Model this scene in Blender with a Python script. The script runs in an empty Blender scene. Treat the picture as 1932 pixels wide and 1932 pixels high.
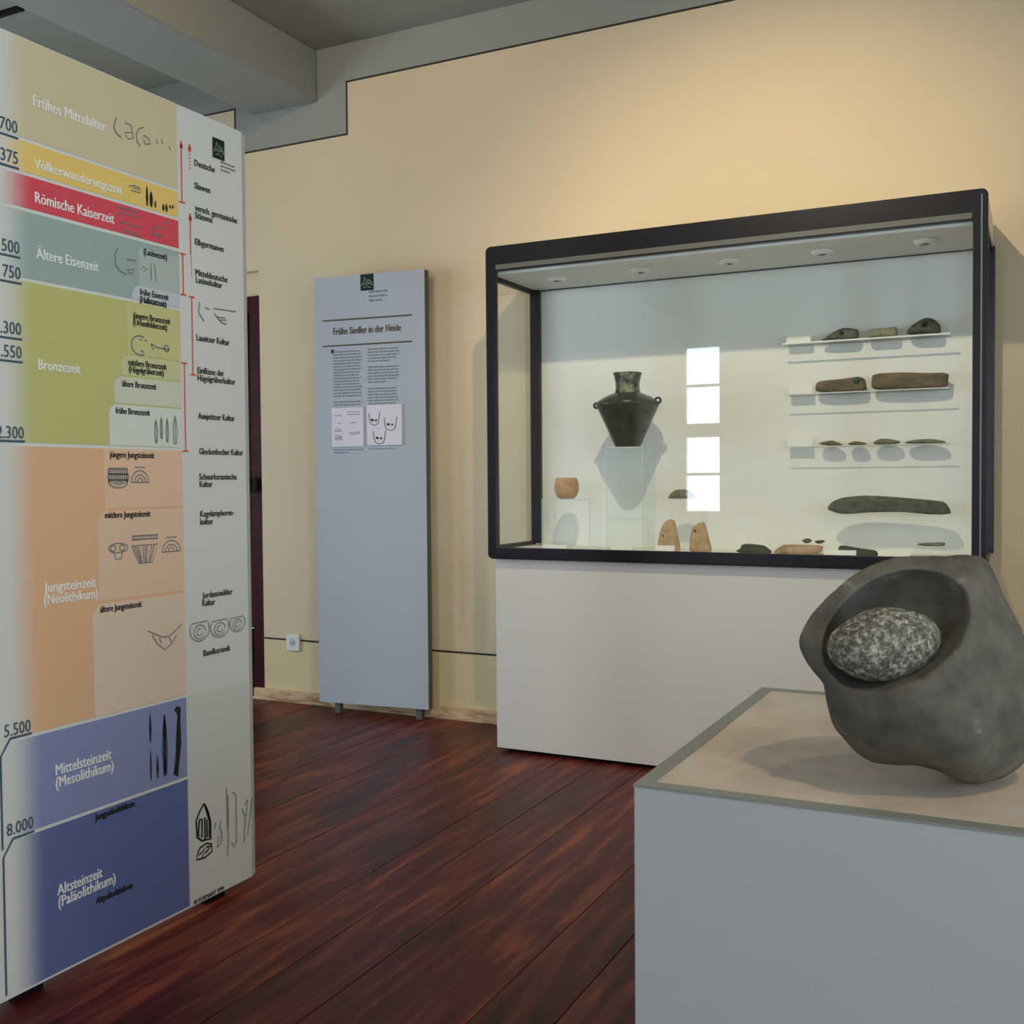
import bpy, bmesh, math, random
import numpy as np
from mathutils import Vector, Matrix, noise
random.seed(7)
SC = bpy.context.scene
COL = SC.collection

# ---------------------------------------------------------------- camera
FPX = 1999.84
YAW, PITCH, ROLL = 0.46283443, 0.02898462, 0.00765952
EYE = Vector((0, 0, 1.15))
_f = Vector((-math.sin(YAW)*math.cos(PITCH), math.cos(YAW)*math.cos(PITCH), -math.sin(PITCH)))
_r = Vector((math.cos(YAW), math.sin(YAW), 0)); _d = _f.cross(_r)
RGT = _r*math.cos(ROLL) + _d*math.sin(ROLL); DWN = -_r*math.sin(ROLL) + _d*math.cos(ROLL); FWD = _f
cam = bpy.data.cameras.new('camera'); camo = bpy.data.objects.new('camera', cam); COL.objects.link(camo)
cam.sensor_width = 36; cam.lens = FPX/1932*36; cam.clip_start = .05
mw = Matrix.Identity(4)
for i in range(3):
    mw[i][0] = RGT[i]; mw[i][1] = -DWN[i]; mw[i][2] = -FWD[i]; mw[i][3] = EYE[i]
camo.matrix_world = mw
SC.camera = camo
# where a photo pixel's sight line meets a known wall, shelf or floor plane of the room
def ray(x, y): return RGT*((x-966)/FPX) + DWN*((y-966)/FPX) + FWD
def onX(x, y, X): r = ray(x, y); return EYE + r*(X/r.x)
def onY(x, y, Y): r = ray(x, y); return EYE + r*(Y/r.y)
def onZ(x, y, Z): r = ray(x, y); return EYE + r*((Z-EYE.z)/r.z)

# ---------------------------------------------------------------- world, light, exposure
w = bpy.data.worlds.new('world'); SC.world = w; w.use_nodes = True
bg = w.node_tree.nodes['Background']; bg.inputs[0].default_value = (.80, .94, 1.15, 1); bg.inputs[1].default_value = 13
SC.view_settings.view_transform = 'Standard'; SC.view_settings.look = 'None'
SC.cycles.transparent_max_bounces = 48; SC.cycles.max_bounces = 12
SC.view_settings.exposure = 0; SC.view_settings.gamma = 1

def spot(loc, aim, power, col, angle, blend, rad):
    l = bpy.data.lights.new('spot_lamp', 'SPOT'); l.energy = power; l.color = col
    l.spot_size = math.radians(angle); l.spot_blend = blend; l.shadow_soft_size = rad
    o = bpy.data.objects.new('spot_lamp', l); COL.objects.link(o); o.location = loc
    o.rotation_euler = (Vector(aim)-Vector(loc)).to_track_quat('-Z', 'Y').to_euler()
    return o
WARM = (1.0, .72, .42)
SPOTS = [((-1.0, 2.37, 3.22), (-0.95, 4.4, 1.5), 128, (1.0, .84, .60), 92, .9, .03),
         ((0.9, 2.2, 3.22), (0.3, 4.45, 2.6), 5, WARM, 110, 1.0, .05),
         ((-2.55, 2.2, 3.22), (-2.9, 4.45, 2.75), 40, WARM, 100, 1.0, .05),
         ((0.9, 0.4, 3.22), (-0.2, 2.0, .8), 70, WARM, 80, 1.0, .05),
         ((0.3, 1.2, 3.22), (-2.0, 1.95, 1.0), 75, (1.0, .93, .82), 75, 1.0, .06)]  # last spot: unseen fill, added to brighten the tall chart
for s in SPOTS: spot(*s)

def portal(loc, rot, sx, sy):
    l = bpy.data.lights.new('window_portal', 'AREA'); l.shape = 'RECTANGLE'; l.size = sx; l.size_y = sy
    l.cycles.is_portal = True
    o = bpy.data.objects.new('window_portal', l); COL.objects.link(o); o.location = loc; o.rotation_euler = rot

# room dimensions
X0, X1, Y0, YW, ZC = -5.6, 2.7, -2.5, 4.45, 3.35
WIN_FRONT = [(-3.76, -2.855, .775, 2.55), (0.35, 1.25, .775, 2.55)]       # x0, x1, z0, z1 in the wall behind the camera
WIN_RIGHT = [(-1.9, -.9, .775, 2.55), (.5, 1.5, .775, 2.55)]              # y0, y1, z0, z1 in the right wall
WIN_LEFT = [(.9, 1.9, .6, 2.3), (2.35, 3.35, .6, 2.3)]                       # and in the left wall, hidden behind the tall chart
for a, b, c, d in WIN_FRONT: portal(((a+b)/2, Y0-.28, (c+d)/2), (math.radians(90), 0, 0), b-a, d-c)
for a, b, c, d in WIN_RIGHT: portal((X1+.28, (a+b)/2, (c+d)/2), (math.radians(90), 0, math.radians(90)), b-a, d-c)

for a, b, c, d in WIN_LEFT: portal((X0-.28, (a+b)/2, (c+d)/2), (math.radians(90), 0, math.radians(-90)), b-a, d-c)
# ---------------------------------------------------------------- materials
def lin(c): c /= 255; return c/12.92 if c <= .04045 else ((c+.055)/1.055)**2.4
def S(r, g, b): return (lin(r), lin(g), lin(b), 1)
def mat(name, col, rough=.6, spec=.3, metal=0, noise_amt=0, scale=8, bump=0, bscale=60, coat=0):
    m = bpy.data.materials.new(name); m.use_nodes = True; nt = m.node_tree; p = nt.nodes['Principled BSDF']
    p.inputs['Roughness'].default_value = rough; p.inputs['Specular IOR Level'].default_value = spec
    p.inputs['Metallic'].default_value = metal; p.inputs['Coat Weight'].default_value = coat
    p.inputs['Base Color'].default_value = col
    tc = nt.nodes.new('ShaderNodeTexCoord')
    if noise_amt:
        n = nt.nodes.new('ShaderNodeTexNoise'); n.inputs['Scale'].default_value = scale; n.inputs['Detail'].default_value = 6
        nt.links.new(tc.outputs['Object'], n.inputs['Vector'])
        r = nt.nodes.new('ShaderNodeValToRGB'); r.color_ramp.elements[0].position = .3; r.color_ramp.elements[1].position = .7
        a = 1-noise_amt; b = 1+noise_amt
        r.color_ramp.elements[0].color = (col[0]*a, col[1]*a, col[2]*a, 1); r.color_ramp.elements[1].color = (min(col[0]*b, 1), min(col[1]*b, 1), min(col[2]*b, 1), 1)
        nt.links.new(n.outputs['Fac'], r.inputs['Fac']); nt.links.new(r.outputs['Color'], p.inputs['Base Color'])
    if bump:
        n2 = nt.nodes.new('ShaderNodeTexNoise'); n2.inputs['Scale'].default_value = bscale; n2.inputs['Detail'].default_value = 4
        nt.links.new(tc.outputs['Object'], n2.inputs['Vector'])
        bm_ = nt.nodes.new('ShaderNodeBump'); bm_.inputs['Strength'].default_value = bump; bm_.inputs['Distance'].default_value = .004
        nt.links.new(n2.outputs['Fac'], bm_.inputs['Height']); nt.links.new(bm_.outputs['Normal'], p.inputs['Normal'])
    return m
def ramp_mat(name, stops, scale=30, detail=8, rough=.8, bump=.3, dist=.004, stretch=(1, 1, 1), spec=.3):
    m = bpy.data.materials.new(name); m.use_nodes = True; nt = m.node_tree; p = nt.nodes['Principled BSDF']
    p.inputs['Roughness'].default_value = rough; p.inputs['Specular IOR Level'].default_value = spec
    tc = nt.nodes.new('ShaderNodeTexCoord'); mp = nt.nodes.new('ShaderNodeMapping'); mp.inputs['Scale'].default_value = stretch
    n = nt.nodes.new('ShaderNodeTexNoise'); n.inputs['Scale'].default_value = scale; n.inputs['Detail'].default_value = detail; n.inputs['Roughness'].default_value = .65
    nt.links.new(tc.outputs['Object'], mp.inputs['Vector']); nt.links.new(mp.outputs['Vector'], n.inputs['Vector'])
    r = nt.nodes.new('ShaderNodeValToRGB'); cr = r.color_ramp
    while len(cr.elements) < len(stops): cr.elements.new(.5)
    for e, (pos, c) in zip(cr.elements, stops): e.position = pos; e.color = c
    nt.links.new(n.outputs['Fac'], r.inputs['Fac']); nt.links.new(r.outputs['Color'], p.inputs['Base Color'])
    b = nt.nodes.new('ShaderNodeBump'); b.inputs['Strength'].default_value = bump; b.inputs['Distance'].default_value = dist
    nt.links.new(n.outputs['Fac'], b.inputs['Height']); nt.links.new(b.outputs['Normal'], p.inputs['Normal'])
    return m
def glass(name, tint=(1, 1, 1, 1), ior=1.45, boost=1.0):
    m = bpy.data.materials.new(name); m.use_nodes = True; nt = m.node_tree
    for n in list(nt.nodes):
        if n.type == 'BSDF_PRINCIPLED': nt.nodes.remove(n)
    out = [n for n in nt.nodes if n.type == 'OUTPUT_MATERIAL'][0]
    t = nt.nodes.new('ShaderNodeBsdfTransparent'); t.inputs[0].default_value = tint
    g = nt.nodes.new('ShaderNodeBsdfGlossy'); g.inputs['Roughness'].default_value = 0; g.inputs[0].default_value = (1, 1, 1, 1)
    lw = nt.nodes.new('ShaderNodeFresnel'); lw.inputs['IOR'].default_value = ior
    mx = nt.nodes.new('ShaderNodeMixShader')
    mu = nt.nodes.new('ShaderNodeMath'); mu.operation = 'MULTIPLY'; mu.inputs[1].default_value = boost; mu.use_clamp = True
    geo = nt.nodes.new('ShaderNodeNewGeometry'); inv = nt.nodes.new('ShaderNodeMath'); inv.operation = 'SUBTRACT'; inv.inputs[0].default_value = 1
    m2 = nt.nodes.new('ShaderNodeMath'); m2.operation = 'MULTIPLY'     # one reflection per sheet, from its outer face
    nt.links.new(geo.outputs['Backfacing'], inv.inputs[1]); nt.links.new(lw.outputs[0], mu.inputs[0])
    nt.links.new(mu.outputs[0], m2.inputs[0]); nt.links.new(inv.outputs[0], m2.inputs[1]); nt.links.new(m2.outputs[0], mx.inputs[0])
    nt.links.new(t.outputs[0], mx.inputs[1]); nt.links.new(g.outputs[0], mx.inputs[2]); nt.links.new(mx.outputs[0], out.inputs[0])
    return m

M = {}
M['wall'] = mat('wall_cream_plaster', S(217, 199, 166), .9, .15, noise_amt=.025, scale=1.5, bump=.15, bscale=90)
M['dado'] = mat('wall_dado_yellow', S(220, 203, 158), .85, .15, noise_amt=.03, scale=3, bump=.15, bscale=90)
M['ceil'] = mat('ceiling_grey_white', S(152, 154, 145), .95, .1, noise_amt=.02, scale=2, bump=.1, bscale=60)
M['line'] = mat('painted_line', S(60, 60, 50), .8, .1)
M['pine'] = ramp_mat('raw_pine', [(.35, S(150, 120, 84)), (.5, S(206, 176, 136)), (.7, S(222, 196, 158))], 9, 4, .7, .1, .002, (.7, 3, 3))
M['pan_white'] = mat('panel_white_laminate', S(214, 216, 208), .45, .35)
M['pan_edge'] = mat('panel_edge_grey_green', S(186, 192, 180), .6, .3)
M['pan_grey'] = mat('panel_grey_laminate', S(176, 184, 192), .5, .35)
M['pan_dark'] = mat('panel_dark_edge', S(92, 95, 92), .6, .3)
M['ink'] = mat('print_black', S(38, 40, 38), .6, .2)
M['ink2'] = mat('print_grey', S(120, 128, 122), .6, .2)
M['inkblue'] = mat('print_blue_grey', S(74, 92, 102), .6, .2)
M['inkred'] = mat('print_orange_red', S(226, 92, 58), .6, .2)
M['inkwhite'] = mat('print_white', S(238, 238, 230), .6, .2)
M['logo'] = mat('print_dark_green', S(20, 44, 36), .6, .2)
M['logo_fig'] = mat('print_pale_green', S(150, 180, 150), .6, .2)
M['metal_black'] = mat('case_black_powder_coat', S(22, 21, 25), .35, .35)
M['lit_lip'] = mat('case_lit_lip', S(96, 96, 88), .4, .5)  # light caught by the header's lip, put into the colour as grey
M['case_white'] = mat('case_white_panel', S(238, 238, 228), .6, .3)
M['base_white'] = mat('case_base_white_laminate', S(212, 208, 198), .5, .3)
M['black'] = mat('matt_black', S(26, 24, 24), .8, .2)
M['glass'] = glass('vitrine_glass', (.985, .995, .99, 1), 1.5, 1.6)
M['acryl'] = glass('clear_acrylic', (.975, .985, .985, 1), 1.45, .22)
M['acryl_edge'] = mat('acrylic_polished_edge', S(214, 218, 212), .3, .5)
M['card'] = mat('white_card', S(236, 234, 226), .7, .2)
M['chrome'] = mat('lamp_ring', S(240, 240, 232), .3, .5)
M['bulb'] = mat('lamp_glass', S(120, 122, 116), .2, .6)
M['ped'] = mat('pedestal_grey_laminate', S(182, 186, 183), .5, .35)
M['ped_rim'] = mat('pedestal_rim_grey_green', S(140, 143, 134), .45, .4)
M['ped_top'] = ramp_mat('pedestal_top_fine_speckle', [(.3, S(186, 172, 158)), (.5, S(214, 194, 174)), (.7, S(222, 212, 200))], 6, 9, .38, .03, .001)
M['darkred'] = mat('door_dark_red_wood', S(60, 20, 22), .6, .15, noise_amt=.25, scale=14)
M['socket'] = mat('socket_plastic', S(226, 228, 224), .35, .5)
M['socket_hole'] = mat('socket_recess', S(186, 188, 182), .5, .3)
M['winframe'] = mat('window_frame_white', S(200, 200, 195), .5, .3)

def floor_mat():
    m = bpy.data.materials.new('floorboards_red_brown'); m.use_nodes = True; nt = m.node_tree; N = nt.nodes; L = nt.links
    p = N['Principled BSDF']; p.inputs['Specular IOR Level'].default_value = .22
    tc = N.new('ShaderNodeTexCoord'); geo = N.new('ShaderNodeNewGeometry')
    add = N.new('ShaderNodeVectorMath'); add.operation = 'ADD'; sc = N.new('ShaderNodeVectorMath'); sc.operation = 'SCALE'
    comb = N.new('ShaderNodeCombineXYZ'); L.new(geo.outputs['Random Per Island'], comb.inputs[0]); L.new(geo.outputs['Random Per Island'], comb.inputs[1])
    L.new(comb.outputs[0], sc.inputs[0]); sc.inputs['Scale'].default_value = 23
    L.new(tc.outputs['Object'], add.inputs[0]); L.new(sc.outputs[0], add.inputs[1])
    mp = N.new('ShaderNodeMapping'); mp.inputs['Scale'].default_value = (1, .09, 1); L.new(add.outputs[0], mp.inputs['Vector'])
    n1 = N.new('ShaderNodeTexNoise'); n1.inputs['Scale'].default_value = 26; n1.inputs['Detail'].default_value = 7; n1.inputs['Roughness'].default_value = .6; n1.inputs['Distortion'].default_value = .5
    L.new(mp.outputs[0], n1.inputs['Vector'])
    mp2 = N.new('ShaderNodeMapping'); mp2.inputs['Scale'].default_value = (1, .35, 1); L.new(add.outputs[0], mp2.inputs['Vector'])
    n2 = N.new('ShaderNodeTexNoise'); n2.inputs['Scale'].default_value = 3.6; n2.inputs['Detail'].default_value = 5; L.new(mp2.outputs[0], n2.inputs['Vector'])
    r = N.new('ShaderNodeValToRGB'); cr = r.color_ramp
    cr.elements[0].position = .30; cr.elements[0].color = S(56, 19, 23); cr.elements[1].position = .72; cr.elements[1].color = S(146, 76, 44)
    e = cr.elements.new(.5); e.color = S(94, 37, 31)
    L.new(n1.outputs['Fac'], r.inputs['Fac'])
    r2 = N.new('ShaderNodeValToRGB'); r2.color_ramp.elements[0].position = .32; r2.color_ramp.elements[0].color = (.26, .20, .23, 1); r2.color_ramp.elements[1].position = .6; r2.color_ramp.elements[1].color = (1.0, 1.0, 1.0, 1)
    L.new(n2.outputs['Fac'], r2.inputs['Fac'])
    mx = N.new('ShaderNodeMixRGB'); mx.blend_type = 'MULTIPLY'; mx.inputs[0].default_value = .85
    L.new(r.outputs[0], mx.inputs[1]); L.new(r2.outputs[0], mx.inputs[2])
    # knots
    mp3 = N.new('ShaderNodeMapping'); mp3.inputs['Scale'].default_value = (1, .55, 1); L.new(add.outputs[0], mp3.inputs['Vector'])
    v = N.new('ShaderNodeTexVoronoi'); v.inputs['Scale'].default_value = 2.2; L.new(mp3.outputs[0], v.inputs['Vector'])
    r3 = N.new('ShaderNodeValToRGB'); r3.color_ramp.elements[0].position = .025; r3.color_ramp.elements[0].color = (.22, .2, .2, 1); r3.color_ramp.elements[1].position = .11; r3.color_ramp.elements[1].color = (1, 1, 1, 1)
    L.new(v.outputs['Distance'], r3.inputs['Fac'])
    mx3 = N.new('ShaderNodeMixRGB'); mx3.blend_type = 'MULTIPLY'; mx3.inputs[0].default_value = 1
    L.new(mx.outputs[0], mx3.inputs[1]); L.new(r3.outputs[0], mx3.inputs[2])
    hsv = N.new('ShaderNodeHueSaturation'); mr = N.new('ShaderNodeMapRange'); mr.inputs['To Min'].default_value = .7; mr.inputs['To Max'].default_value = 1.35
    L.new(geo.outputs['Random Per Island'], mr.inputs['Value']); L.new(mr.outputs[0], hsv.inputs['Value']); L.new(mx3.outputs[0], hsv.inputs['Color'])
    L.new(hsv.outputs[0], p.inputs['Base Color'])
    rr = N.new('ShaderNodeMapRange'); rr.inputs['To Min'].default_value = .28; rr.inputs['To Max'].default_value = .5
    L.new(n2.outputs['Fac'], rr.inputs['Value']); L.new(rr.outputs[0], p.inputs['Roughness'])
    b = N.new('ShaderNodeBump'); b.inputs['Strength'].default_value = .25; b.inputs['Distance'].default_value = .003
    L.new(n1.outputs['Fac'], b.inputs['Height']); L.new(b.outputs[0], p.inputs['Normal'])
    return m
M['floor'] = floor_mat()

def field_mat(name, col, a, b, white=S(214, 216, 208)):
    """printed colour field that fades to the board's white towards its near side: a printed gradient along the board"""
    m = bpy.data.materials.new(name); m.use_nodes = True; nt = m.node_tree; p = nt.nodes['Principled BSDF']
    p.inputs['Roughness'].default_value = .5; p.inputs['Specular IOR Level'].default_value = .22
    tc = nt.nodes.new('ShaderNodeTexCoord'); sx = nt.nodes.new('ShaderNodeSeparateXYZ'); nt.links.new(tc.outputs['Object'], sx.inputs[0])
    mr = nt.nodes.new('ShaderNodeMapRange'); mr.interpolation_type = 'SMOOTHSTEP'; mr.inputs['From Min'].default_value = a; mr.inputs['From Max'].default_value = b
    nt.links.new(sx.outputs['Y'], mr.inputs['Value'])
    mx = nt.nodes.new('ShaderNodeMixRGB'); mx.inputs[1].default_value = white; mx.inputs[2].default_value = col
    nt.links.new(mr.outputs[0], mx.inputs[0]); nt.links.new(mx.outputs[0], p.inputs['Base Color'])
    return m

# ---------------------------------------------------------------- helpers
def tag(o, label=None, cat=None, group=None, kind=None):
    if label: o['label'] = label
    if cat: o['category'] = cat
    if group: o['group'] = group
    if kind: o['kind'] = kind
    return o
def wloc(p):
    v = Vector((0, 0, 0))
    while p: v += p.location; p = p.parent
    return v
def obj(name, bm, material, parent=None, loc=None, smooth=False):
    """links bmesh (or mesh) given in world coordinates as one mesh object, origin at loc"""
    if isinstance(bm, bpy.types.Mesh): me = bm; me.name = name
    else:
        bmesh.ops.recalc_face_normals(bm, faces=bm.faces[:])
        me = bpy.data.meshes.new(name); bm.to_mesh(me); bm.free()
    off = Vector(loc) if loc is not None else (wloc(parent) if parent else Vector((0, 0, 0)))
    me.transform(Matrix.Translation(-off))
    o = bpy.data.objects.new(name, me); COL.objects.link(o)
    ms = material if isinstance(material, (list, tuple)) else [material]
    if len(me.materials) == 0:
        for m in ms: me.materials.append(m)
    if parent: o.parent = parent; o.location = off - wloc(parent)
    else: o.location = off
    if smooth:
        for p in me.polygons: p.use_smooth = True
    return o
def empty(name, loc, label, cat, group=None):
    o = bpy.data.objects.new(name, None); COL.objects.link(o); o.location = loc; o.empty_display_size = .1
    return tag(o, label, cat, group)
def box(bm, x0, x1, y0, y1, z0, z1, mi=0, bev=0):
    t = bmesh.new()
    vs = [t.verts.new((x, y, z)) for x in (x0, x1) for y in (y0, y1) for z in (z0, z1)]
    for f in ((0, 1, 3, 2), (4, 6, 7, 5), (0, 4, 5, 1), (2, 3, 7, 6), (0, 2, 6, 4), (1, 5, 7, 3)): t.faces.new([vs[i] for i in f])
    bmesh.ops.recalc_face_normals(t, faces=t.faces[:])
    if bev: bmesh.ops.bevel(t, geom=t.edges[:], offset=bev, segments=2, affect='EDGES', profile=.6)
    for f in t.faces: f.material_index = mi
    me = bpy.data.meshes.new('t'); t.to_mesh(me); t.free(); bm.from_mesh(me); bpy.data.meshes.remove(me)
    return bm
def B(*a, **k): return box(bmesh.new(), *a, **k)
def cyl(bm, c, axis, r, h, seg=24, r2=None):
    """cylinder from c along axis"""
    axis = Vector(axis).normalized(); m = Matrix.Translation(Vector(c)+axis*h/2) @ axis.to_track_quat('Z', 'Y').to_matrix().to_4x4()
    bmesh.ops.create_cone(bm, cap_ends=True, segments=seg, radius1=r, radius2=r if r2 is None else r2, depth=h, matrix=m)
    return bm
def lathe(prof, c, seg=48):
    bm = bmesh.new(); rings = []
    for r, z in prof:
        if r < 1e-5: rings.append([bm.verts.new((c[0], c[1], c[2]+z))])
        else: rings.append([bm.verts.new((c[0]+r*math.cos(2*math.pi*i/seg), c[1]+r*math.sin(2*math.pi*i/seg), c[2]+z)) for i in range(seg)])
    for a, b in zip(rings, rings[1:]):
        for i in range(seg):
            j = (i+1) % seg
            if len(a) == 1 and len(b) == 1: continue
            if len(a) == 1: bm.faces.new((a[0], b[i], b[j]))
            elif len(b) == 1: bm.faces.new((a[i], a[j], b[0]))
            else: bm.faces.new((a[i], a[j], b[j], b[i]))
    return bm
def curve_mesh(loops, mat4, ext=.0005, bev=0, res=2):
    """flat filled outlines (later loops cut holes), extruded, mapped by mat4"""
    cu = bpy.data.curves.new('c', 'CURVE'); cu.dimensions = '2D'; cu.fill_mode = 'BOTH'; cu.extrude = ext
    cu.bevel_depth = bev; cu.bevel_resolution = res; cu.offset = -bev
    for lp in loops:
        s = cu.splines.new('POLY'); s.points.add(len(lp)-1)
        for q, p in zip(s.points, lp): q.co = (p[0], p[1], 0, 1)
        s.use_cyclic_u = True
    return realise(cu, mat4)
def realise(cu, mat4):
    o = bpy.data.objects.new('c', cu); COL.objects.link(o)
    dg = bpy.context.evaluated_depsgraph_get()
    me = bpy.data.meshes.new_from_object(o.evaluated_get(dg))
    bpy.data.objects.remove(o); me.materials.clear()
    me.transform(mat4)
    return me
def text_mesh(s, mat4, width=None, height=.02, bold=0., shear=0., align='LEFT', spacing=1.0, line=.95):
    cu = bpy.data.curves.new('t', 'FONT'); cu.body = s; cu.size = 1; cu.extrude = .0004/max(height, .001)*.7;  cu.shear = shear
    cu.align_x = align; cu.space_line = line; cu.resolution_u = 2
    me = realise(cu, Matrix.Identity(4))
    if bold:      # heavier face: the same letters struck again a hair to each side
        cp = [me]
        for i, dx in enumerate((-bold, bold)):
            c_ = me.copy(); c_.transform(Matrix.Translation((dx, 0, .0001/max(height, .001)*(i+1)))); cp.append(c_)
        me = join(cp)
    xs = [v.co.x for v in me.vertices]; x0, x1 = min(xs), max(xs)
    k = height/.73   # cap height of the built-in face is about .73 of its size
    kx = k*.80 if width is None else width/(x1-x0)
    me.transform(mat4 @ Matrix.Diagonal((kx, k, k, 1)) @ Matrix.Translation((-x0 if align == 'LEFT' else 0, 0, 0)))
    return me
def rrect(x0, x1, z0, z1, r, n=6, corners=(1, 1, 1, 1)):
    pts = []
    for (cx, cz, a0, on) in ((x1-r, z1-r, 0, corners[0]), (x0+r, z1-r, 90, corners[1]), (x0+r, z0+r, 180, corners[2]), (x1-r, z0+r, 270, corners[3])):
        if on:
            for i in range(n+1):
                a = math.radians(a0+90*i/n); pts.append((cx+r*math.cos(a), cz+r*math.sin(a)))
        else:
            a = math.radians(a0+45); pts.append((cx+r*(1 if math.cos(a) > 0 else -1), cz+r*(1 if math.sin(a) > 0 else -1)))
    return pts
def planeY(Y):   # 2D (x,z) -> world on a plane facing the room (-Y)
    return Matrix(((1, 0, 0, 0), (0, 0, -1, Y), (0, 1, 0, 0), (0, 0, 0, 1)))
def planeX(X):   # 2D (y,z) -> world on a plane facing +X
    return Matrix(((0, 0, 1, X), (1, 0, 0, 0), (0, 1, 0, 0), (0, 0, 0, 1)))
def join(meshes):
    bm = bmesh.new()
    for m in meshes: bm.from_mesh(m); bpy.data.meshes.remove(m)
    me = bpy.data.meshes.new('j'); bm.to_mesh(me); bm.free(); return me
def strokes(lines, width, mat4, ext=.0003, heavy=1.):
    """ink lines drawn on a board: each polyline becomes a thin ribbon"""
    bm = bmesh.new()
    for ln in lines:
        wd = width
        if isinstance(ln, tuple): wd, ln = ln
        P = [Vector((p[0], p[1], 0)) for p in ln]; left = []; right = []
        for i, p in enumerate(P):
            t = (P[min(i+1, len(P)-1)] - P[max(i-1, 0)])
            if t.length < 1e-9: t = Vector((1, 0, 0))
            t.normalize(); n = Vector((-t.y, t.x, 0))*wd/2
            left.append(bm.verts.new(mat4 @ (p+n+Vector((0, 0, ext))))); right.append(bm.verts.new(mat4 @ (p-n+Vector((0, 0, ext)))))
        for i in range(len(P)-1): bm.faces.new((left[i], left[i+1], right[i+1], right[i]))
    me = bpy.data.meshes.new('s'); bm.to_mesh(me); bm.free(); return me
def arc(cx, cy, rx, ry, a0, a1, n=14): return [(cx+rx*math.cos(math.radians(a0+(a1-a0)*i/n)), cy+ry*math.sin(math.radians(a0+(a1-a0)*i/n))) for i in range(n+1)]

# ================================================================ THE ROOM
seams = [-5.6, -5.25, -5.0, -4.72, -4.4, -4.15, -3.9, -3.6, -3.35, -3.1, -2.88, -2.68, -2.43, -2.10, -1.76, -1.595, -1.41, -1.085, -.915, -.62, -.33, 0, .3, .62, .9, 1.2, 1.5, 1.8, 2.1, 2.4, 2.7]
bm = bmesh.new()
for a, b in zip(seams, seams[1:]): box(bm, a+.0012, b-.0012, Y0, 7.0, -.03, 0, bev=.0012)
box(bm, X0, X1, Y0, 7.0, -.06, -.031, 1)
tag(obj('floor', bm, [M['floor'], M['black']]), 'dark red-brown varnished wooden floorboards', kind='structure')

# wall behind the showcase: cream field, grey band under the ceiling, yellow dado, door opening on the left
bm = bmesh.new()
DX0, DX1, DZ = -4.62, -3.705, 2.275
YB = YW+.22
def wl(x0, x1, z0, z1, mi): box(bm, x0, x1, YW, YB, z0, z1, mi)
wl(-3.13, X1, .325, 3.16, 0); wl(-3.13, X1, 3.16, ZC, 2); wl(-3.13, X1, 0, .325, 1)
wl(DX1, -3.13, 0, .325, 1); wl(DX1, -3.13, .325, 2.9, 0); wl(-3.85, -3.13, 2.9, ZC, 2)
wl(-3.85, DX1, DZ, 2.9, 0); wl(DX0, -3.85, DZ, 3.14, 0); wl(X0, DX0, 0, .325, 1); wl(X0, DX0, .325, 3.14, 0); wl(X0, -3.85, 3.14, ZC, 2)
bmesh.ops.remove_doubles(bm, verts=bm.verts[:], dist=.0001)
tag(obj('wall_back', bm, [M['wall'], M['dado'], M['ceil']]), 'cream wall behind the showcase with a yellow band at its foot', kind='structure')
# painted dark lines
LW = .0045
def line(*a):
    tag(obj('trim_%d' % line.n, B(*a), M['line']), kind='structure'); line.n += 1
line.n = 1
yl = (YW-.0015, YW)
line(-3.13-LW, X1, *yl, 3.16-LW, 3.16+LW); line(-3.13-LW, -3.13+LW, *yl, 2.9-LW, 3.16-LW); line(-3.85-LW, -3.13-LW, *yl, 2.9-LW, 2.9+LW)
line(-3.85-LW, -3.85+LW, *yl, 2.9+LW, 3.14+LW); line(X0, -3.85-LW, *yl, 3.14-LW, 3.14+LW)
line(DX1+.0, X1, *yl, .325-LW, .325+LW)
tag(obj('baseboard_back', box(B(DX1-.06, X1, YW-.02, YW, 0, .058, bev=.004), DX1-.06, X1, YW-.028, YW-.02, 0, .012), M['pine']), kind='structure')

def wall_with_holes(name, along, a0, a1, holes, p0, p1, m):
    bm = bmesh.new(); cuts = sorted(holes); cur = a0
    def pc(u0, u1, z0, z1):
        if along == 'x': box(bm, u0, u1, p0, p1, z0, z1)
        else: box(bm, p0, p1, u0, u1, z0, z1)
    for (u0, u1, z0, z1) in cuts:
        pc(cur, u0, 0, ZC); pc(u0, u1, 0, z0); pc(u0, u1, z1, ZC); cur = u1
    pc(cur, a1, 0, ZC)
    return tag(obj(name, bm, m), kind='structure')
wall_with_holes('wall_front', 'x', X0, X1, WIN_FRONT, Y0-.3, Y0, M['wall'])
wall_with_holes('wall_right', 'y', Y0, YB, WIN_RIGHT, X1, X1+.3, M['wall'])
wall_with_holes('wall_left', 'y', Y0, 7.0, WIN_LEFT, X0-.25, X0, M['wall'])
tag(obj('ceiling', B(X0-.2, X1+.3, Y0-.3, 7.2, ZC, ZC+.2), M['ceil']), 'flat pale grey ceiling', kind='structure')
tag(obj('trim_beam', B(-3.725, -3.31, Y0, YW, 3.088, ZC, bev=.012), M['ceil']), 'boxed pale grey beam running across the ceiling', kind='structure')
tag(obj('trim_rail', B(X0, -4.2, 3.405, 3.43, ZC-.02, ZC), M['black']), 'thin dark line across the ceiling left of the beam', kind='structure')
# the room beyond the doorway
tag(obj('wall_hall', box(B(X0, -3.3, 6.8, 7.0, 0, ZC), -3.35, -3.3, YB, 6.8, 0, ZC), M['wall']), kind='structure')

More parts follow.
